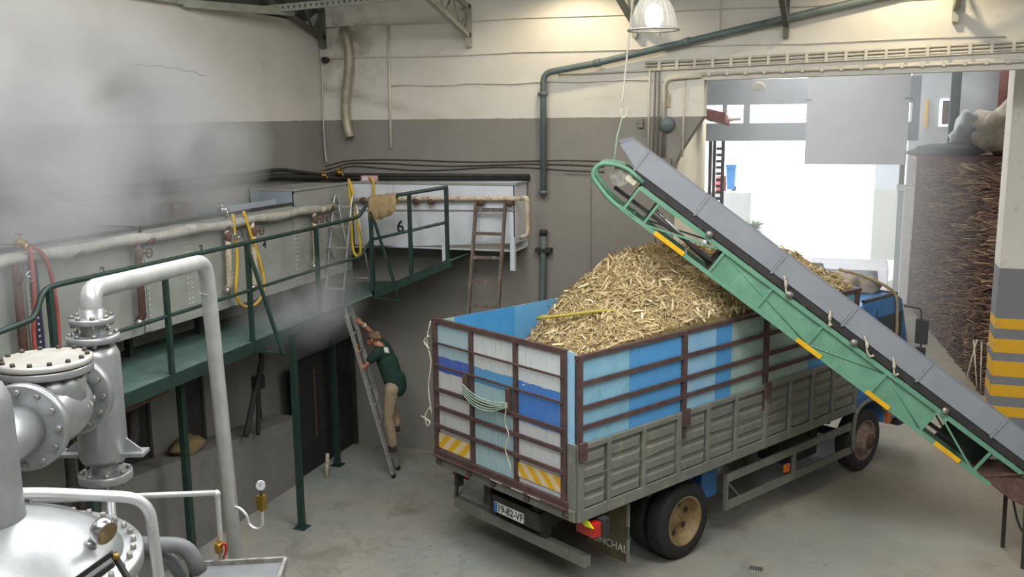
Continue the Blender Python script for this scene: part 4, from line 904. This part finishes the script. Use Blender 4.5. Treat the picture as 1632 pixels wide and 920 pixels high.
E1 = [(colx-.02,coly+.03,4.50),(colx-.03,coly+.05,4.665),(4.20,-8.70,4.545),(4.235,-8.66,4.40),(4.42,-8.88,2.75),(4.62,-9.15,.0)]
E1 = [(colx,coly,4.49),(colx-.005,coly+.012,4.645),(4.205,-8.70,4.545),(4.285,-8.67,2.0)]
vp = obj('vapour_pipe', MB().tube(bend(E1,.15,8), .050, 20), M['silver_pipe'], sp)
for z in (4.33,): obj('weld_ring', MB().lathe([(.050,-.005),(.053,0),(.050,.005)], (4.205,-8.70,z), (0,0,1), 20), M['silver_pipe'], vp)
# T valve between column and still
tc = V((4.852,-10.705,4.185)); hx = (V((colx,coly,4.185))-V((5.18,-11.50,4.185))).normalized()
tv = root('tee_valve', tc-V((0,0,.15)), 'silver cast tee with bolted round cover beside the column', 'valve')
obj('tee_body', MB().lathe([(.115,-.20),(.125,-.17),(.155,-.10),(.165,0),(.155,.10),(.125,.17),(.115,.20)], tc, hx, 32), S, tv)
obj('tee_riser', MB().cyl(tc, tc+V((0,0,.19)), .155, .165, 32), S, tv)
cv = obj('cover', MB().lathe([(.198,.215),(.20,.219),(.20,.236),(.19,.242)], tc, (0,0,1), 40), pm('cover_paint', 'b3b1aa', 'a39d92', 5, rough=.45, metal=.35, layers=[('8f7a68', 9, .6, .72, (1,1,1))]), tv)
obj('cover_base', MB().lathe([(.198,.176),(.2,.18),(.2,.205),(.198,.209)], tc, (0,0,1), 40), S, tv)
bolts(cv, tc+V((0,0,.242)), (0,0,1), .175, 14, .012, .014, 'bolt_dark'); bolts(cv, tc+V((0,0,.176)), (0,0,-1), .175, 14, .012, .018, 'bolt_dark', .3)
flange(tv, tc+hx*.235, hx, .19, .05, 12, .014); flange(tv, tc-hx*.245, hx, .19, .05, 12, .014)
obj('branch', MB().cyl(tc+hx*.25, tc+hx*.43, .105, n=28), S, tv)
nb = MB().tube([tc-hx*.26, tc-hx*.42, tc-hx*.58], [.105,.105,.105], 28); obj('branch', nb, S, tv)
sd_ = hx.cross(V((0,0,1)))
mk = MB(); q0 = tc+hx*.02+sd_*.166
for k, ds in enumerate((((0,-.012),(0,.012)),((.018,.012),(.022,-.012),(.036,-.004),(.022,.0)),((.05,.014),(.052,-.012),(.058,.004),(.044,.002)))):
    mk.tube([q0+hx*(a*1.3)+V((0,0,b*1.2+.02*k*.6)) for a, b in ds], .0025, 5)
obj('chalk_mark', mk, M['white_ink'], tv)
# still pot
sc_ = V((5.30,-11.48,0))
po = root('still_pot', sc_, 'large silver domed still pot with a bolted rim, cut by the left edge', 'still pot')
obj('pot_body', MB().lathe([(.50,0),(.50,3.80)], sc_, n=48), S, po)
rm = obj('rim_flange', MB().lathe([(.47,3.805),(.53,3.81),(.53,3.855),(.525,3.86),(.40,3.862)], sc_, n=64), S, po)
bolts(rm, sc_+V((0,0,3.86)), (0,0,1), .495, 40, .012, .022)
obj('dome', MB().lathe([(.46,3.862),(.42,3.91),(.34,3.965),(.24,4.01),(.16,4.035),(.125,4.05)], sc_, n=64), S, po)
obj('neck', MB().lathe([(.145,4.03),(.138,4.06),(.135,4.42),(.13,4.49),(.11,4.54),(.06,4.575),(0,4.58)], sc_, n=40), S, po)
gp = V((5.655,-11.354,3.925))
tg = obj('thermometer_stem', MB().cyl(gp, gp+V((.0,.005,.03)), .022, n=12).cyl(gp+V((0,.005,.03)), gp+V((.03,.01,.06)), .012, n=10), S, po)
ga = V((.95,-.145,-.283)).normalized(); gc = gp+V((.062,.012,.072))
obj('dial_case', MB().lathe([(.044,-.03),(.048,-.02),(.048,.012),(.044,.016)], gc, ga, 28), M['chrome'], tg); obj('dial_face', MB().lathe([(.042,.0165),(0,.0165)], gc, ga, 28), M['sack'], tg)
# dark angle frame over the pot rim
af = root('angle_frame', (5.95,-11.52,0), 'dark rusty angle-iron frame in front of the still pot rim', 'frame')
for a, b in (((5.66,-11.64,3.83),(5.914,-11.516,4.023)),((5.69,-11.65,3.81),(5.925,-11.53,3.99)),((5.914,-11.516,4.023),(5.985,-11.51,3.90)),((5.985,-11.51,3.90),(5.985,-11.51,0)),((5.66,-11.64,3.83),(5.66,-11.90,0))): obj('bar', MB().bar(a,b,.016,.016), M['dark'], af)
obj('bolt', MB().cyl((5.93,-11.52,4.005),(5.93,-11.52,4.025),.010,n=6), M['brass'], af)
# pipes around
obj('guard_rail', MB().tube(bend([(5.0,-11.5,4.085),(5.29,-11.25,4.058),(5.58,-10.95,3.955),(5.66,-10.96,2.6)],.10,8), .023, 12), M['silver_pipe'], None, 'thick white tube rail bending down beside the still pot', 'rail')
wpz = root('water_pipe', (4.87,-9.62,2.9), 'thin white water pipe with a red-handled ball valve', 'pipe')
obj('pipe', MB().tube(bend([(4.57,-10.6,3.675),(4.86,-9.59,3.36),(4.885,-9.62,2.80)],.03,4), .016, 10), M['silver_pipe'], wpz)
obj('elbow', MB().ell((4.86,-9.595,3.355),.024,.024,.024,10,8), M['silver_pipe'], wpz)
bv = obj('ball_valve', MB().cyl((4.878,-9.63,3.02),(4.88,-9.635,3.08),.024,n=10), M['brass'], wpz)
obj('valve_handle', MB().tube(bend([(4.90,-9.64,3.06),(4.925,-9.63,3.085),(4.93,-9.63,3.04),(4.915,-9.64,2.99)],.015,3), .008, 6), M['red_lens'], bv)
obj('pvc_pipe', MB().tube(bend([(4.72,-10.42,3.40),(5.02,-10.07,3.275),(5.065,-10.04,3.12)],.07,6), .042, 16).tube(bend([(4.70,-10.35,3.32),(4.92,-10.1,3.22),(4.95,-10.0,3.0)],.07,6), .034, 14), M['grey_pipe'], None, 'grey plastic pipes with an open elbow end above the tray', 'pipe')
tr_ = root('steel_tray', (5.0,-9.8,2.85), 'shallow grey steel tray below the water pipe', 'tray')
ta_, tb_, tc_, td_ = V((4.83,-9.72,2.97)), V((5.20,-9.45,2.93)), V((5.42,-9.95,2.93)), V((5.05,-10.2,2.97))
obj('tray_floor', MB().prism([ta_,tb_,tc_,td_], (0,0,-.06)), M['grey_pipe'], tr_)
obj('tray_rim', MB().bar(ta_,tb_,.02,.05).bar(tb_,tc_,.02,.05).bar(ta_,td_,.02,.05), M['bolt'], tr_)
pg = root('pressure_gauge', (4.6,-8.82,2.8), 'small white pressure gauge on a looped siphon tube', 'gauge')
G0 = V((4.26,-8.70,2.86))
obj('siphon', MB().tube(spline([(4.24,-8.70,2.835),(4.33,-8.69,2.835),(4.39,-8.69,2.79),(4.41,-8.69,2.725),(4.47,-8.69,2.70),(4.515,-8.69,2.735),(4.52,-8.69,2.84)],5), .011, 8), M['silver_pipe'], pg)
obj('cock', MB().box(4.495,4.545,-8.715,-8.665,2.85,2.95), M['brass'], pg)
gd = V((4.52,-8.69,3.02)); gax = V((.55,-.75,.36)).normalized()
obj('stem', MB().cyl((4.52,-8.69,2.94),(4.52,-8.69,3.0),.010,n=8), M['rusty'], pg)
obj('case', MB().lathe([(.033,-.02),(.036,-.01),(.036,.008),(.031,.012)], gd, gax, 24), M['chrome'], pg); obj('face', MB().lathe([(.030,.0125),(0,.0125)], gd, gax, 24), M['white_paint'], pg)
obj('needle', MB().bar(gd+gax*.014-V((0,0,.012)), gd+gax*.014+V((.0,0,.016)), .004,.002), M['black_ink'], pg)

# ================================================================== fittings on the back wall
for z, x0, x1, lab in ((6.88,.12,9.9,'highest cream plaster ledge across the white back wall'),(6.39,.1,9.9,'middle cream plaster ledge across the white back wall'),(5.95,1.2,5.4,'lowest cream plaster ledge across the white back wall')):
    obj('plaster_ledge', MB().tube([(x0+(x1-x0)*i/12,-.012,z+.012*math.sin(i*1.9)) for i in range(13)], .010, 6), M['conduit'], None, lab, 'cable')  # plaster ledges drawn as thin tubes
obj('conduit', MB().cyl((1.245,-.025,6.88),(1.22,-.025,4.98),.022,n=8), M['conduit'], None, 'thin vertical white conduit on the back wall right of the foil duct', 'conduit')
for i, (dz, am) in enumerate(((4.79,.02),(4.73,.025),(4.67,.04))):
    obj('cable', MB().tube(spline([(.02,-.02,dz-.10),(.25,-.02,dz-.04)]+[(.5+.6*k,-.02,dz+am*math.sin(k*1.3+i)*.8) for k in range(8)],4), .010, 5), M['wire'], None, ('top','middle','bottom')[i]+' one of the three sagging brown cables above the white tank', 'cable', 'brown cables on the back wall')
obj('corner_cable', MB().tube(spline([(.03,-.04,6.6),(.05,-.05,6.2),(.03,-.04,5.6),(.03,-.04,5.0),(.06,-.05,4.75)],5), .012, 6), M['conduit'], None, 'pale cable running down the corner of the two walls', 'cable')
obj('pipe_end', MB().lathe([(.05,0),(.05,.10),(.035,.10),(.03,.02)], (.12,0,6.38), (0,-1,0), 14), M['dark'], None, 'small dark pipe end poking from the wall corner', 'pipe')
dz_ = spline([(.50,.0,6.78),(.52,-.12,6.80),(.58,-.14,6.66),(.59,-.13,6.3),(.50,-.13,5.74),(.50,-.13,5.40),(.55,-.13,5.16)],14)
dk = root('flexible_duct', (.53,-.13,5.16), 'limp foil flexible duct hanging from the wall near the corner', 'duct')
obj('duct_hose', MB().tube(dz_, [.072+(.008 if i % 2 else -.003) for i in range(len(dz_))], 12, caps=False), M['duct'], dk); obj('collar', MB().lathe([(.095,.0),(.095,.10),(.078,.10)], (.50,0,6.79), (0,-1,0), 18), M['conduit'], dk); obj('duct_mouth', MB().lathe([(.06,.102),(0,.102)], (.5,0,6.79), (0,-1,0), 16), M['dark'], dk)
gpz = root('overhead_pipe', (3.79,-.12,4.28), 'grey-green pipe rising up the back wall and sloping off to the right', 'pipe')
obj('riser', MB().tube(bend([(3.79,-.12,4.28),(3.80,-.12,6.08),(4.6,-.12,6.20),(9.2,-.12,7.10)],.14,6), .048, 12), M['wall_pipe'], gpz)
for p in ((3.79,-.12,4.33),(3.80,-.12,5.78)): obj('clamp', MB().lathe([(.06,-.03),(.06,.03)], p, (0,0,1), 12).box(p[0]-.10,p[0],-.1,0,p[2]-.02,p[2]+.02), M['wall_pipe'], gpz)
for x in (4.62, 5.9): obj('coupling', MB().lathe([(.058,-.05),(.058,.05)], (x,-.12,6.20+(x-4.6)*.1957), (4.6,0,.9), 12), M['wall_pipe'], gpz)
for x in (6.35, 7.2): z = 6.20+(x-4.6)*.1957; obj('hanger', MB().cyl((x,-.12,z),(x+.01,-.12,8.3),.010,n=6), M['conduit'], gpz)
lo_ = root('lower_pipe', (3.77,-.12,2.6), 'grey-green lower pipe stub on the back wall right of tank 6', 'pipe')
obj('pipe', MB().tube([(3.78,-.10,3.72),(3.77,-.10,3.3),(3.74,-.10,2.3),(3.74,-.10,.02)], .05, 10), M['wall_pipe'], lo_); obj('clamp', MB().box(3.66,3.90,-.16,0,3.42,3.48), M['dark'], lo_); obj('cap', MB().lathe([(.062,0),(.062,.08),(0,.085)], (3.78,-.10,3.68), (0,0,1), 12), M['dark'], lo_)
pc = MB().bar((4.50,-.006,4.6),(4.50,-.006,1.0),.02,.012,(0,1,0)).bar((4.1,-.006,4.6),(4.50,-.006,4.6),.012,.02,(0,0,1)); obj('panel_joint', pc, M['conduit_grey'], None, 'thin outlined panel joint on the grey back wall behind the heap', 'joint')
# conduit runs above the doorway
cr_ = root('conduit_run', (7.8,-.03,6.0), 'bundle of cream conduits clipped along the wall above the doorway', 'conduit')
for z0, z1, x0, x1, r in ((6.005,6.075,5.72,13,.020),(6.10,6.22,5.3,13,.018),(6.145,6.265,5.3,13,.018),(6.19,6.31,5.3,13,.018),(6.05,6.16,4.0,13,.012)):
    obj('conduit', MB().tube([(x0,-.03,z0),(x1,-.03,z0+(z1-z0)*(x1-x0)/4.6)], r, 7), M['conduit'], cr_)
for k in range(19):
    x = 5.5+k*.25; s = (x-5.5)/4.6*.115; obj('clip', MB().box(x-.02,x+.02,-.06,0,6.075+s,6.215+s), M['conduit'], cr_)
for k in range(16):
    x = 6.2+k*.25; s = (x-6.2)/4*.065; obj('clip', MB().box(x-.02,x+.02,-.06,0,5.985+s,6.04+s), M['conduit'], cr_)
vr = root('conduit_drop', (5.55,-.03,4.85), 'group of vertical conduits dropping to switch boxes left of the doorway', 'conduit')
for i, x in enumerate((5.36,5.44,5.50,5.56,5.60,5.86)):
    obj('conduit', MB().tube([(x,-.025,6.12 if i < 3 else 5.93),(x-.01,-.025,4.86)], .014, 6), M['conduit' if i in (0,5) else 'conduit_grey'], vr)
obj('elbow', MB().tube(bend([(5.57,-.04,5.3),(5.57,-.04,5.96),(6.1,-.04,5.99)],.14,5), .03, 8), M['conduit'], vr)
obj('junction_box', MB().box(5.28,5.48,-.09,0,4.72,4.88), M['conduit_grey'], vr, bevel=.01); obj('junction_box', MB().box(5.56,5.70,-.08,0,4.72,4.84), M['conduit_grey'], vr, bevel=.01); obj('switch', MB().box(5.20,5.28,-.06,0,5.28,5.40), M['conduit_grey'], vr)
obj('wall_tag', MB().box(5.56,5.66,-.02,0,5.56,5.74).box(5.59,5.63,-.03,0,5.74,5.80), pm('tan_tag','b9a98c','a8987c'), None, 'small tan tag fixed to the cream wall left of the doorway', 'tag')
bl = root('alarm_bell', (5.61,-.05,5.2), 'round grey alarm bell on the wall left of the doorway', 'bell'); obj('gong', MB().lathe([(.115,.02),(.112,.05),(.08,.08),(.02,.09),(0,.09)], (5.62,0,5.32), (0,-1,0), 24), M['wall_pipe'], bl); obj('boss', MB().lathe([(.02,.09),(.015,.105),(0,.105)], (5.62,0,5.32), (0,-1,0), 10), M['chrome'], bl); obj('base', MB().lathe([(.06,0),(.06,.03)], (5.62,0,5.32), (0,-1,0), 16), M['dark'], bl)
# roof trusses
for i, (x, z, lab, m) in enumerate(((.10,6.72,'dark roof truss meeting the wall corner at top left','steel_dark'),(2.60,6.66,'pale roof truss on a short wall post left of the lamp','steel'),(5.15,6.70,'roof truss bracket on the wall beside the hanging lamp','steel'),(7.22,6.62,'dark roof truss seat above the doorway left half','steel_dark'),(9.30,6.74,'pale roof truss seat above the doorway right end','steel'))):
    tr = root('roof_truss', (x,-.1,z-.15), lab, 'truss', 'roof trusses')
    a = V((x,-.06,z)); d = V((0,-1,.28)).normalized()
    obj('lower_chord', MB().bar(a, a+d*5.2, .07,.07), M[m], tr); b = a+V((0,0,.42)); d2 = V((0,-1,.10)).normalized()
    d2 = V((0,-1,.22)).normalized(); obj('upper_chord', MB().bar(b, b+d2*5.2, .07,.07), M[m], tr)
    obj('end_post', MB().box(x-.035,x+.035,-.11,-.02,z-.16,z+.46), M[m], tr)
    for k in range(8):
        p = a+d*(.3+.6*k); q = b+d2*(.0+.6*k); q2 = b+d2*(.6+.6*k)
        obj('web', MB().bar(p, q, .03,.03), M[m], tr); obj('web', MB().bar(p, q2, .03,.03), M[m], tr)
pf = root('perforated_rail', (1.5,-1.6,7.05), 'pale perforated steel rail crossing the top left corner', 'rail')
obj('rail', MB().bar((-.02,-1.75,6.99),(2.9,-1.2,7.17),.04,.10), M['steel'], pf)
for k in range(36): p = V((-.02,-1.75,6.99)).lerp(V((2.9,-1.2,7.17)), (k+.5)/36)+V((.0045,-.022,0)); obj('hole', MB().box(p.x-.016,p.x+.016,p.y-.003,p.y+.001,p.z-.02,p.z+.02), M['steel_dark'], pf)
obj('eave_beam', MB().bar((.05,-8.5,6.93),(.05,-2.9,6.93),.08,.06).bar((.05,-3.4,6.92),(.4,-1.4,6.98),.08,.10), M['steel'], None, 'grey eave beam along the top of the left wall', 'beam')
# pendant lamps
def lamp(c, lab, power):
    r = root('pendant_lamp', c, lab, 'lamp', 'high bay pendant lamps'); c = V(c)
    sh = MB(); n = 48; prof = [(.215,0),(.215,.02),(.205,.06),(.19,.13),(.165,.20),(.125,.27),(.07,.32)]
    for (rr, h) in prof:
        for k in range(n): g = 2*math.pi*k/n; q = rr*(1+(.022 if k % 2 else -.022)); sh.v.append(c+V((q*math.cos(g), q*math.sin(g), h)))
    for i in range(len(prof)-1):
        for k in range(n): sh.f.append([i*n+k, i*n+(k+1) % n, (i+1)*n+(k+1) % n, (i+1)*n+k]); sh.sm.append(False)
    obj('ribbed_shade', sh, M['lamp_glass'], r)
    obj('rim', MB().tube([c+V((.23*math.cos(k*math.pi/16), .23*math.sin(k*math.pi/16), 0)) for k in range(32)], .010, 6, closed=True), M['bolt'], r)
    obj('latch', MB().cyl(c+V((.10,-.20,.01)), c+V((.10,-.20,-.07)), .006, n=6), M['bolt'], r)
    obj('bulb', MB().ell(c+V((0,0,.12)), .085,.085,.11,14,10), M['bulb'], r)
    obj('housing', MB().lathe([(.08,.31),(.10,.34),(.10,.56),(.05,.60)], c, n=20), M['conduit'], r); obj('stem', MB().cyl(c+V((0,0,.6)), V((c.x,c.y,8.4)), .012, n=8), M['bolt'], r)
    l = bpy.data.objects.new('lamp_light', bpy.data.lights.new('lamp_light','SPOT')); COL.objects.link(l); l.data.energy = power; l.data.color = (1,.86,.60); l.data.shadow_soft_size = .08
    l.data.spot_size = 2.75; l.data.spot_blend = .5; l.location = (0,0,.03); l.parent = r
t = NT('prismatic_lamp_glass'); t.b.inputs['Alpha'].default_value = .34; M['lamp_glass'] = t.done(sr('9a9a92'), .25)
lamp((6.42,-5.03,6.215), 'ribbed glass high-bay lamp hanging at top centre, lit white', 90)
lamp((4.35,-.85,7.42), 'high-bay lamp just above the frame lighting the wall left of centre', 200)
lamp((8.75,-.85,7.45), 'high-bay lamp just above the frame lighting the wall over the doorway', 200)

# ================================================================== yard and store seen through the doorway
lg = root('lattice_gate', (5.9,3.5,0), 'dark folded lattice gate at the end of the cream side wall', 'gate')
for x, w in ((5.745,.03),(5.815,.028),(5.965,.03)): obj('gate_bar', MB().box(x-w,x+w,3.48,3.52,0,4.99), M['dark'], lg)
for k in range(44):
    z = .1+.11*k; obj('lattice_link', MB().box(5.85,5.94,3.49,3.51,z,z+.05), M['dark'], lg)
te = root('tile_eave', (5.8,3.0,5.35), 'little red tiled eave above the folded lattice gate', 'eave')
for k in range(4): obj('roof_tile', MB().prism([(5.68+.10*k,2.85,5.58-.025*k),(5.77+.10*k,2.85,5.555-.025*k),(5.77+.10*k,3.5,5.46-.025*k),(5.68+.10*k,3.5,5.485-.025*k)], (0,0,-.14)), M['red_tile'], te)
obj('wall_bracket', MB().box(5.58,5.70,2.9,3.5,5.38,5.44), M['dark'], te)
obj('gutter', MB().cyl((6.02,3.2,5.36),(6.25,3.4,5.39),.04,n=10), M['conduit'], te)
obj('porch_lamp', MB().lathe([(.06,.26),(.17,.2),(.24,0),(.2,0)], (5.36,15.7,6.12), n=16).box(5.26,5.46,15.8,15.96,6.2,6.4), M['sack'], None, 'small bracket lamp under the top beam of the far doorway', 'lamp')
struct('wall_yard_terrace', MB().box(-12,4.9,19.2,30,0,2.85), M['white_paint'])
bn = root('wheeled_bin', (4.15,20,2.85), 'blue wheeled bin standing in the bright yard', 'bin'); obj('body', MB().prism([(4.02,19.8,2.9),(4.26,19.8,2.9),(4.30,19.75,3.66),(3.98,19.75,3.66)], (0,.4,0)), M['blue_bin'], bn); obj('lid', MB().box(3.97,4.32,19.7,20.2,3.66,3.75), M['blue_bin'], bn); obj('wheel', MB().cyl((4.25,19.8,2.94),(4.25,19.88,2.94),.09,n=12), M['dark'], bn)
obj('red_barrel', MB().lathe([(.17,2.85),(.19,3.05),(.17,3.35),(.12,3.35)], (3.80,19.9,0), n=16), M['red_bin'], None, 'pinkish red barrel left of the blue bin', 'barrel')
sh_ = MB(); rnd = random.Random(3)
for i in range(420):
    d = V((rnd.gauss(0,1), rnd.gauss(0,1), rnd.gauss(0,1))).normalized()*rnd.uniform(.1,.42); strip(sh_, V((5.22,17.0,1.85))+d, d, V((0,0,1)) if abs(d.z) < .2 else V((1,0,0)), .16, .07, .01)
ls = root('shrub', (5.22,17.0,0), 'small green shrub in the bright yard', 'shrub'); obj('foliage', sh_, M['leaf'], ls, kind='stuff'); obj('stem', MB().cyl((5.22,17.0,0),(5.22,17.0,1.9),.03,n=6), M['wood'], ls)
vn = root('white_pickup', (8.12,10,0), 'white pickup parked in the annex behind the truck cab', 'pickup')
obj('body', MB().prism([(7.25,8.0,.35),(7.25,8.0,.95),(7.25,8.9,1.08),(7.25,9.45,1.92),(7.25,9.6,1.99),(7.25,10.4,2.0),(7.25,10.7,1.1),(7.25,12.6,1.1),(7.25,12.6,.35)], (1.75,0,0)), M['white_paint'], vn, bevel=.04)
obj('wind_screen', MB().prism([(7.40,8.95,1.13),(8.85,8.95,1.13),(8.76,9.42,1.86),(7.49,9.42,1.86)], (0,-.03,.02)), M['glass_dark'], vn)
obj('bumper', MB().box(7.22,9.03,7.9,8.05,.4,.62), M['dark'], vn)
for x in (7.2, 9.0):
    for y in (8.7, 11.8): obj('wheel', MB().cyl((x,y,.32),(x+.06,y,.32),.32,n=20), M['black_rubber'], vn)
for x in (7.05, 9.0): obj('mirror', MB().box(x,x+.2,9.0,9.1,1.25,1.45), M['dark'], vn)
# cane pile
def pile_h(x, y):
    f = max(0, min(1, (x-(9.85+max(0, (16-y))*.105))/.6)); w = math.sin(f*math.pi/2)
    g = max(0, min(1, (y-6.3)/1.6)); return 3.95*w*(.35+.65*g)*(1-.05*abs(y-11)/5)
pm_ = MB(); nx, ny = 26, 40
for i in range(nx+1):
    for j in range(ny+1):
        x, y = 9.9+4.6*i/nx, 6.1+10.6*j/ny; pm_.v.append(V((x, y, max(-.02, pile_h(x, y)-.05+min(.15, .3*pile_h(x, y))*noise.noise(V((x*1.5, y*1.5, 0)))))))
for i in range(nx):
    for j in range(ny): a = i*(ny+1)+j; pm_.f.append([a, a+ny+1, a+ny+2, a+1]); pm_.sm.append(True)
cpile = root('cane_pile', (11.5,11,0), 'high stack of dry brown sugar cane stalks behind the pillar', 'cane pile'); cpile['kind'] = 'stuff'
obj('pile_core', pm_, M['cane_core'], cpile)
cs = MB(); rnd = random.Random(21)
for i in range(9000):
    y = 6.4+10*rnd.random()**1.3; x0 = 9.85+(16-y)*.105; f = rnd.random()**1.5; x = x0+f*1.1; z = pile_h(x, y)*(rnd.uniform(.0,1) if f < .5 else 1)
    z = min(z, pile_h(x, y)); ln = rnd.uniform(.5,1.6); a = rnd.gauss(0,.35); d = V((math.cos(a)*rnd.choice((-1,1))*.8, math.sin(a)-.5*rnd.random(), rnd.gauss(-.05,.18))).normalized()
    p = V((x+rnd.uniform(.0,.2), y, max(.05, z+rnd.uniform(-.02,.06)))); r = rnd.uniform(.010,.018)
    q0, q1 = p-d*ln/2, p+d*ln/2
    q0.x = max(q0.x, x0-.12); q1.x = max(q1.x, x0-.12)
    if q0.z < .02: q0.z = .02
    if q1.z < .02: q1.z = .02
    cs.tube([q0, q1], r, 4, caps=False)
obj('stalks', cs, M['cane'], cpile, kind='stuff')
for i, (x, y, dx, dy) in enumerate(((10.55,6.6,.10,-.28),(10.68,6.5,.02,-.25),(10.78,6.45,.05,-.2),(10.62,6.7,-.20,-.2),(10.86,6.5,.1,-.22))):
    obj('cane_stalk', MB().tube([(x,y,1.0),(x+dx*.5,y+dy*.5,.5),(x+dx,y+dy,.02)], .016, 6), M['lagging_pale'], None, 'pale loose cane stalk leaning at the near foot of the cane pile', 'cane stalk', 'loose stalks at the foot of the cane pile')
# loft things
lump('tarpaulin_heap', (12.3,18.0,4.75), 1.0, .7, .95, M['tarp'], 'large old brown tarpaulin bundle on the loft at top right', 'tarpaulin', 0, .25, 5)
lump('net_heap', (10.6,17.6,4.3), 1.0, .5, .26, M['net'], 'low heap of dark netting along the loft edge', 'net', 0, .3, 7)
lump('plastic_bundle', (11.25,17.9,4.75), .5, .4, .62, pm('grey_plastic','9a9c98','868884',4,rough=.5,bump=.3), 'grey plastic sheeting bundle between the netting and the brown tarpaulin', 'bundle', .4, .3, 12)
struct('window_2', MB().box(10.62,10.90,20.46,20.5,4.98,5.86), emis('bright_pane','f2f6ff',1.6))
wf = root('window_frame', (10.75,20.4,4.9), 'small shuttered window with a yellow jamb high in the store wall', 'window'); obj('jamb', MB().box(10.2,10.27,20.40,20.5,4.95,5.85), M['yellow'], wf); obj('shutter', MB().box(10.70,11.0,20.38,20.44,5.05,5.80), M['rust_frame'], wf)
obj('green_post', MB().box(10.80,11.08,18.9,19.1,4.15,7.3), M['green_rail'], None, 'dark green upright post in the store loft', 'post')
# floor drain
fd = root('floor_drain', (7.29,-2.65,0), 'small square grated drain in the concrete floor', 'drain'); obj('frame', MB().box(7.21,7.37,-2.71,-2.59,0,.006), M['bolt'], fd)
for k in range(5): obj('slot', MB().box(7.225+.03*k,7.238+.03*k,-2.70,-2.60,.006,.008), M['dark'], fd)
# ================================================================== steam
def steam(name, c, r, dens, label, scale=1.1, lo=.42, hi=.75, seed=0, fall=1.0):
    m = MB().ell((0,0,0), 1, 1, 1, 20, 12); m.v = [V((p.x*r[0], p.y*r[1], p.z*r[2]))+V(c) for p in m.v]
    t = NT(name+'_volume'); t.t.nodes.remove(t.b); out = [n for n in t.t.nodes if n.type == 'OUTPUT_MATERIAL'][0]
    g = t.n('ShaderNodeNewGeometry'); off = t.n('ShaderNodeVectorMath', operation='SUBTRACT'); t.l(g.outputs['Position'], off.inputs[0]); off.inputs[1].default_value = c
    dv = t.n('ShaderNodeVectorMath', operation='DIVIDE'); t.l(off.outputs[0], dv.inputs[0]); dv.inputs[1].default_value = r
    ln = t.n('ShaderNodeVectorMath', operation='LENGTH'); t.l(dv.outputs[0], ln.inputs[0])
    f = t.math('SUBTRACT', 1.0, ln.outputs['Value'], True); f = t.math('POWER', f, fall)
    ad = t.n('ShaderNodeVectorMath', operation='ADD'); t.l(g.outputs['Position'], ad.inputs[0]); ad.inputs[1].default_value = (seed,)*3
    nz = t.noise(ad.outputs[0], scale, 3, .55, .6); k = t.ramp(nz, [(lo, (0,0,0)), (hi, (1,1,1))])
    pv = t.n('ShaderNodeVolumePrincipled'); pv.inputs['Color'].default_value = (.95,.96,.97,1); pv.inputs['Anisotropy'].default_value = .1
    t.l(t.math('MULTIPLY', t.math('MULTIPLY', f, k), dens), pv.inputs['Density']); t.l(pv.outputs[0], out.inputs['Volume'])
    return obj(name, m, t.m, None, label, 'steam', kind='stuff')
steam('steam_cloud', (.55,-6.9,5.15), (1.1,4.4,1.75), 3.0, 'grey cloud of steam rising off the tanks at the left', .9, .34, .68, 3, .7)
steam('steam_wisp', (1.15,-2.7,2.95), (.75,1.5,.7), 1.8, 'wisp of steam drifting over the walkway below the stepladder', 1.5, .35, .7, 9, .9)
t = NT('annex_glare_volume'); t.t.nodes.remove(t.b); out = [n for n in t.t.nodes if n.type == 'OUTPUT_MATERIAL'][0]  # thin added volume standing in for lens glare at the doorway
pv = t.n('ShaderNodeVolumePrincipled'); pv.inputs['Color'].default_value = (.97,.98,1,1); pv.inputs['Density'].default_value = .026; pv.inputs['Anisotropy'].default_value = .3
t.l(pv.outputs[0], out.inputs['Volume'])
obj('glare_haze', MB().box(5.62,9.9,.36,15.4,.02,7.1), t.m, None, 'thin volume added in the annex to mimic lens glare around the doorway', 'glare_haze', kind='stuff')
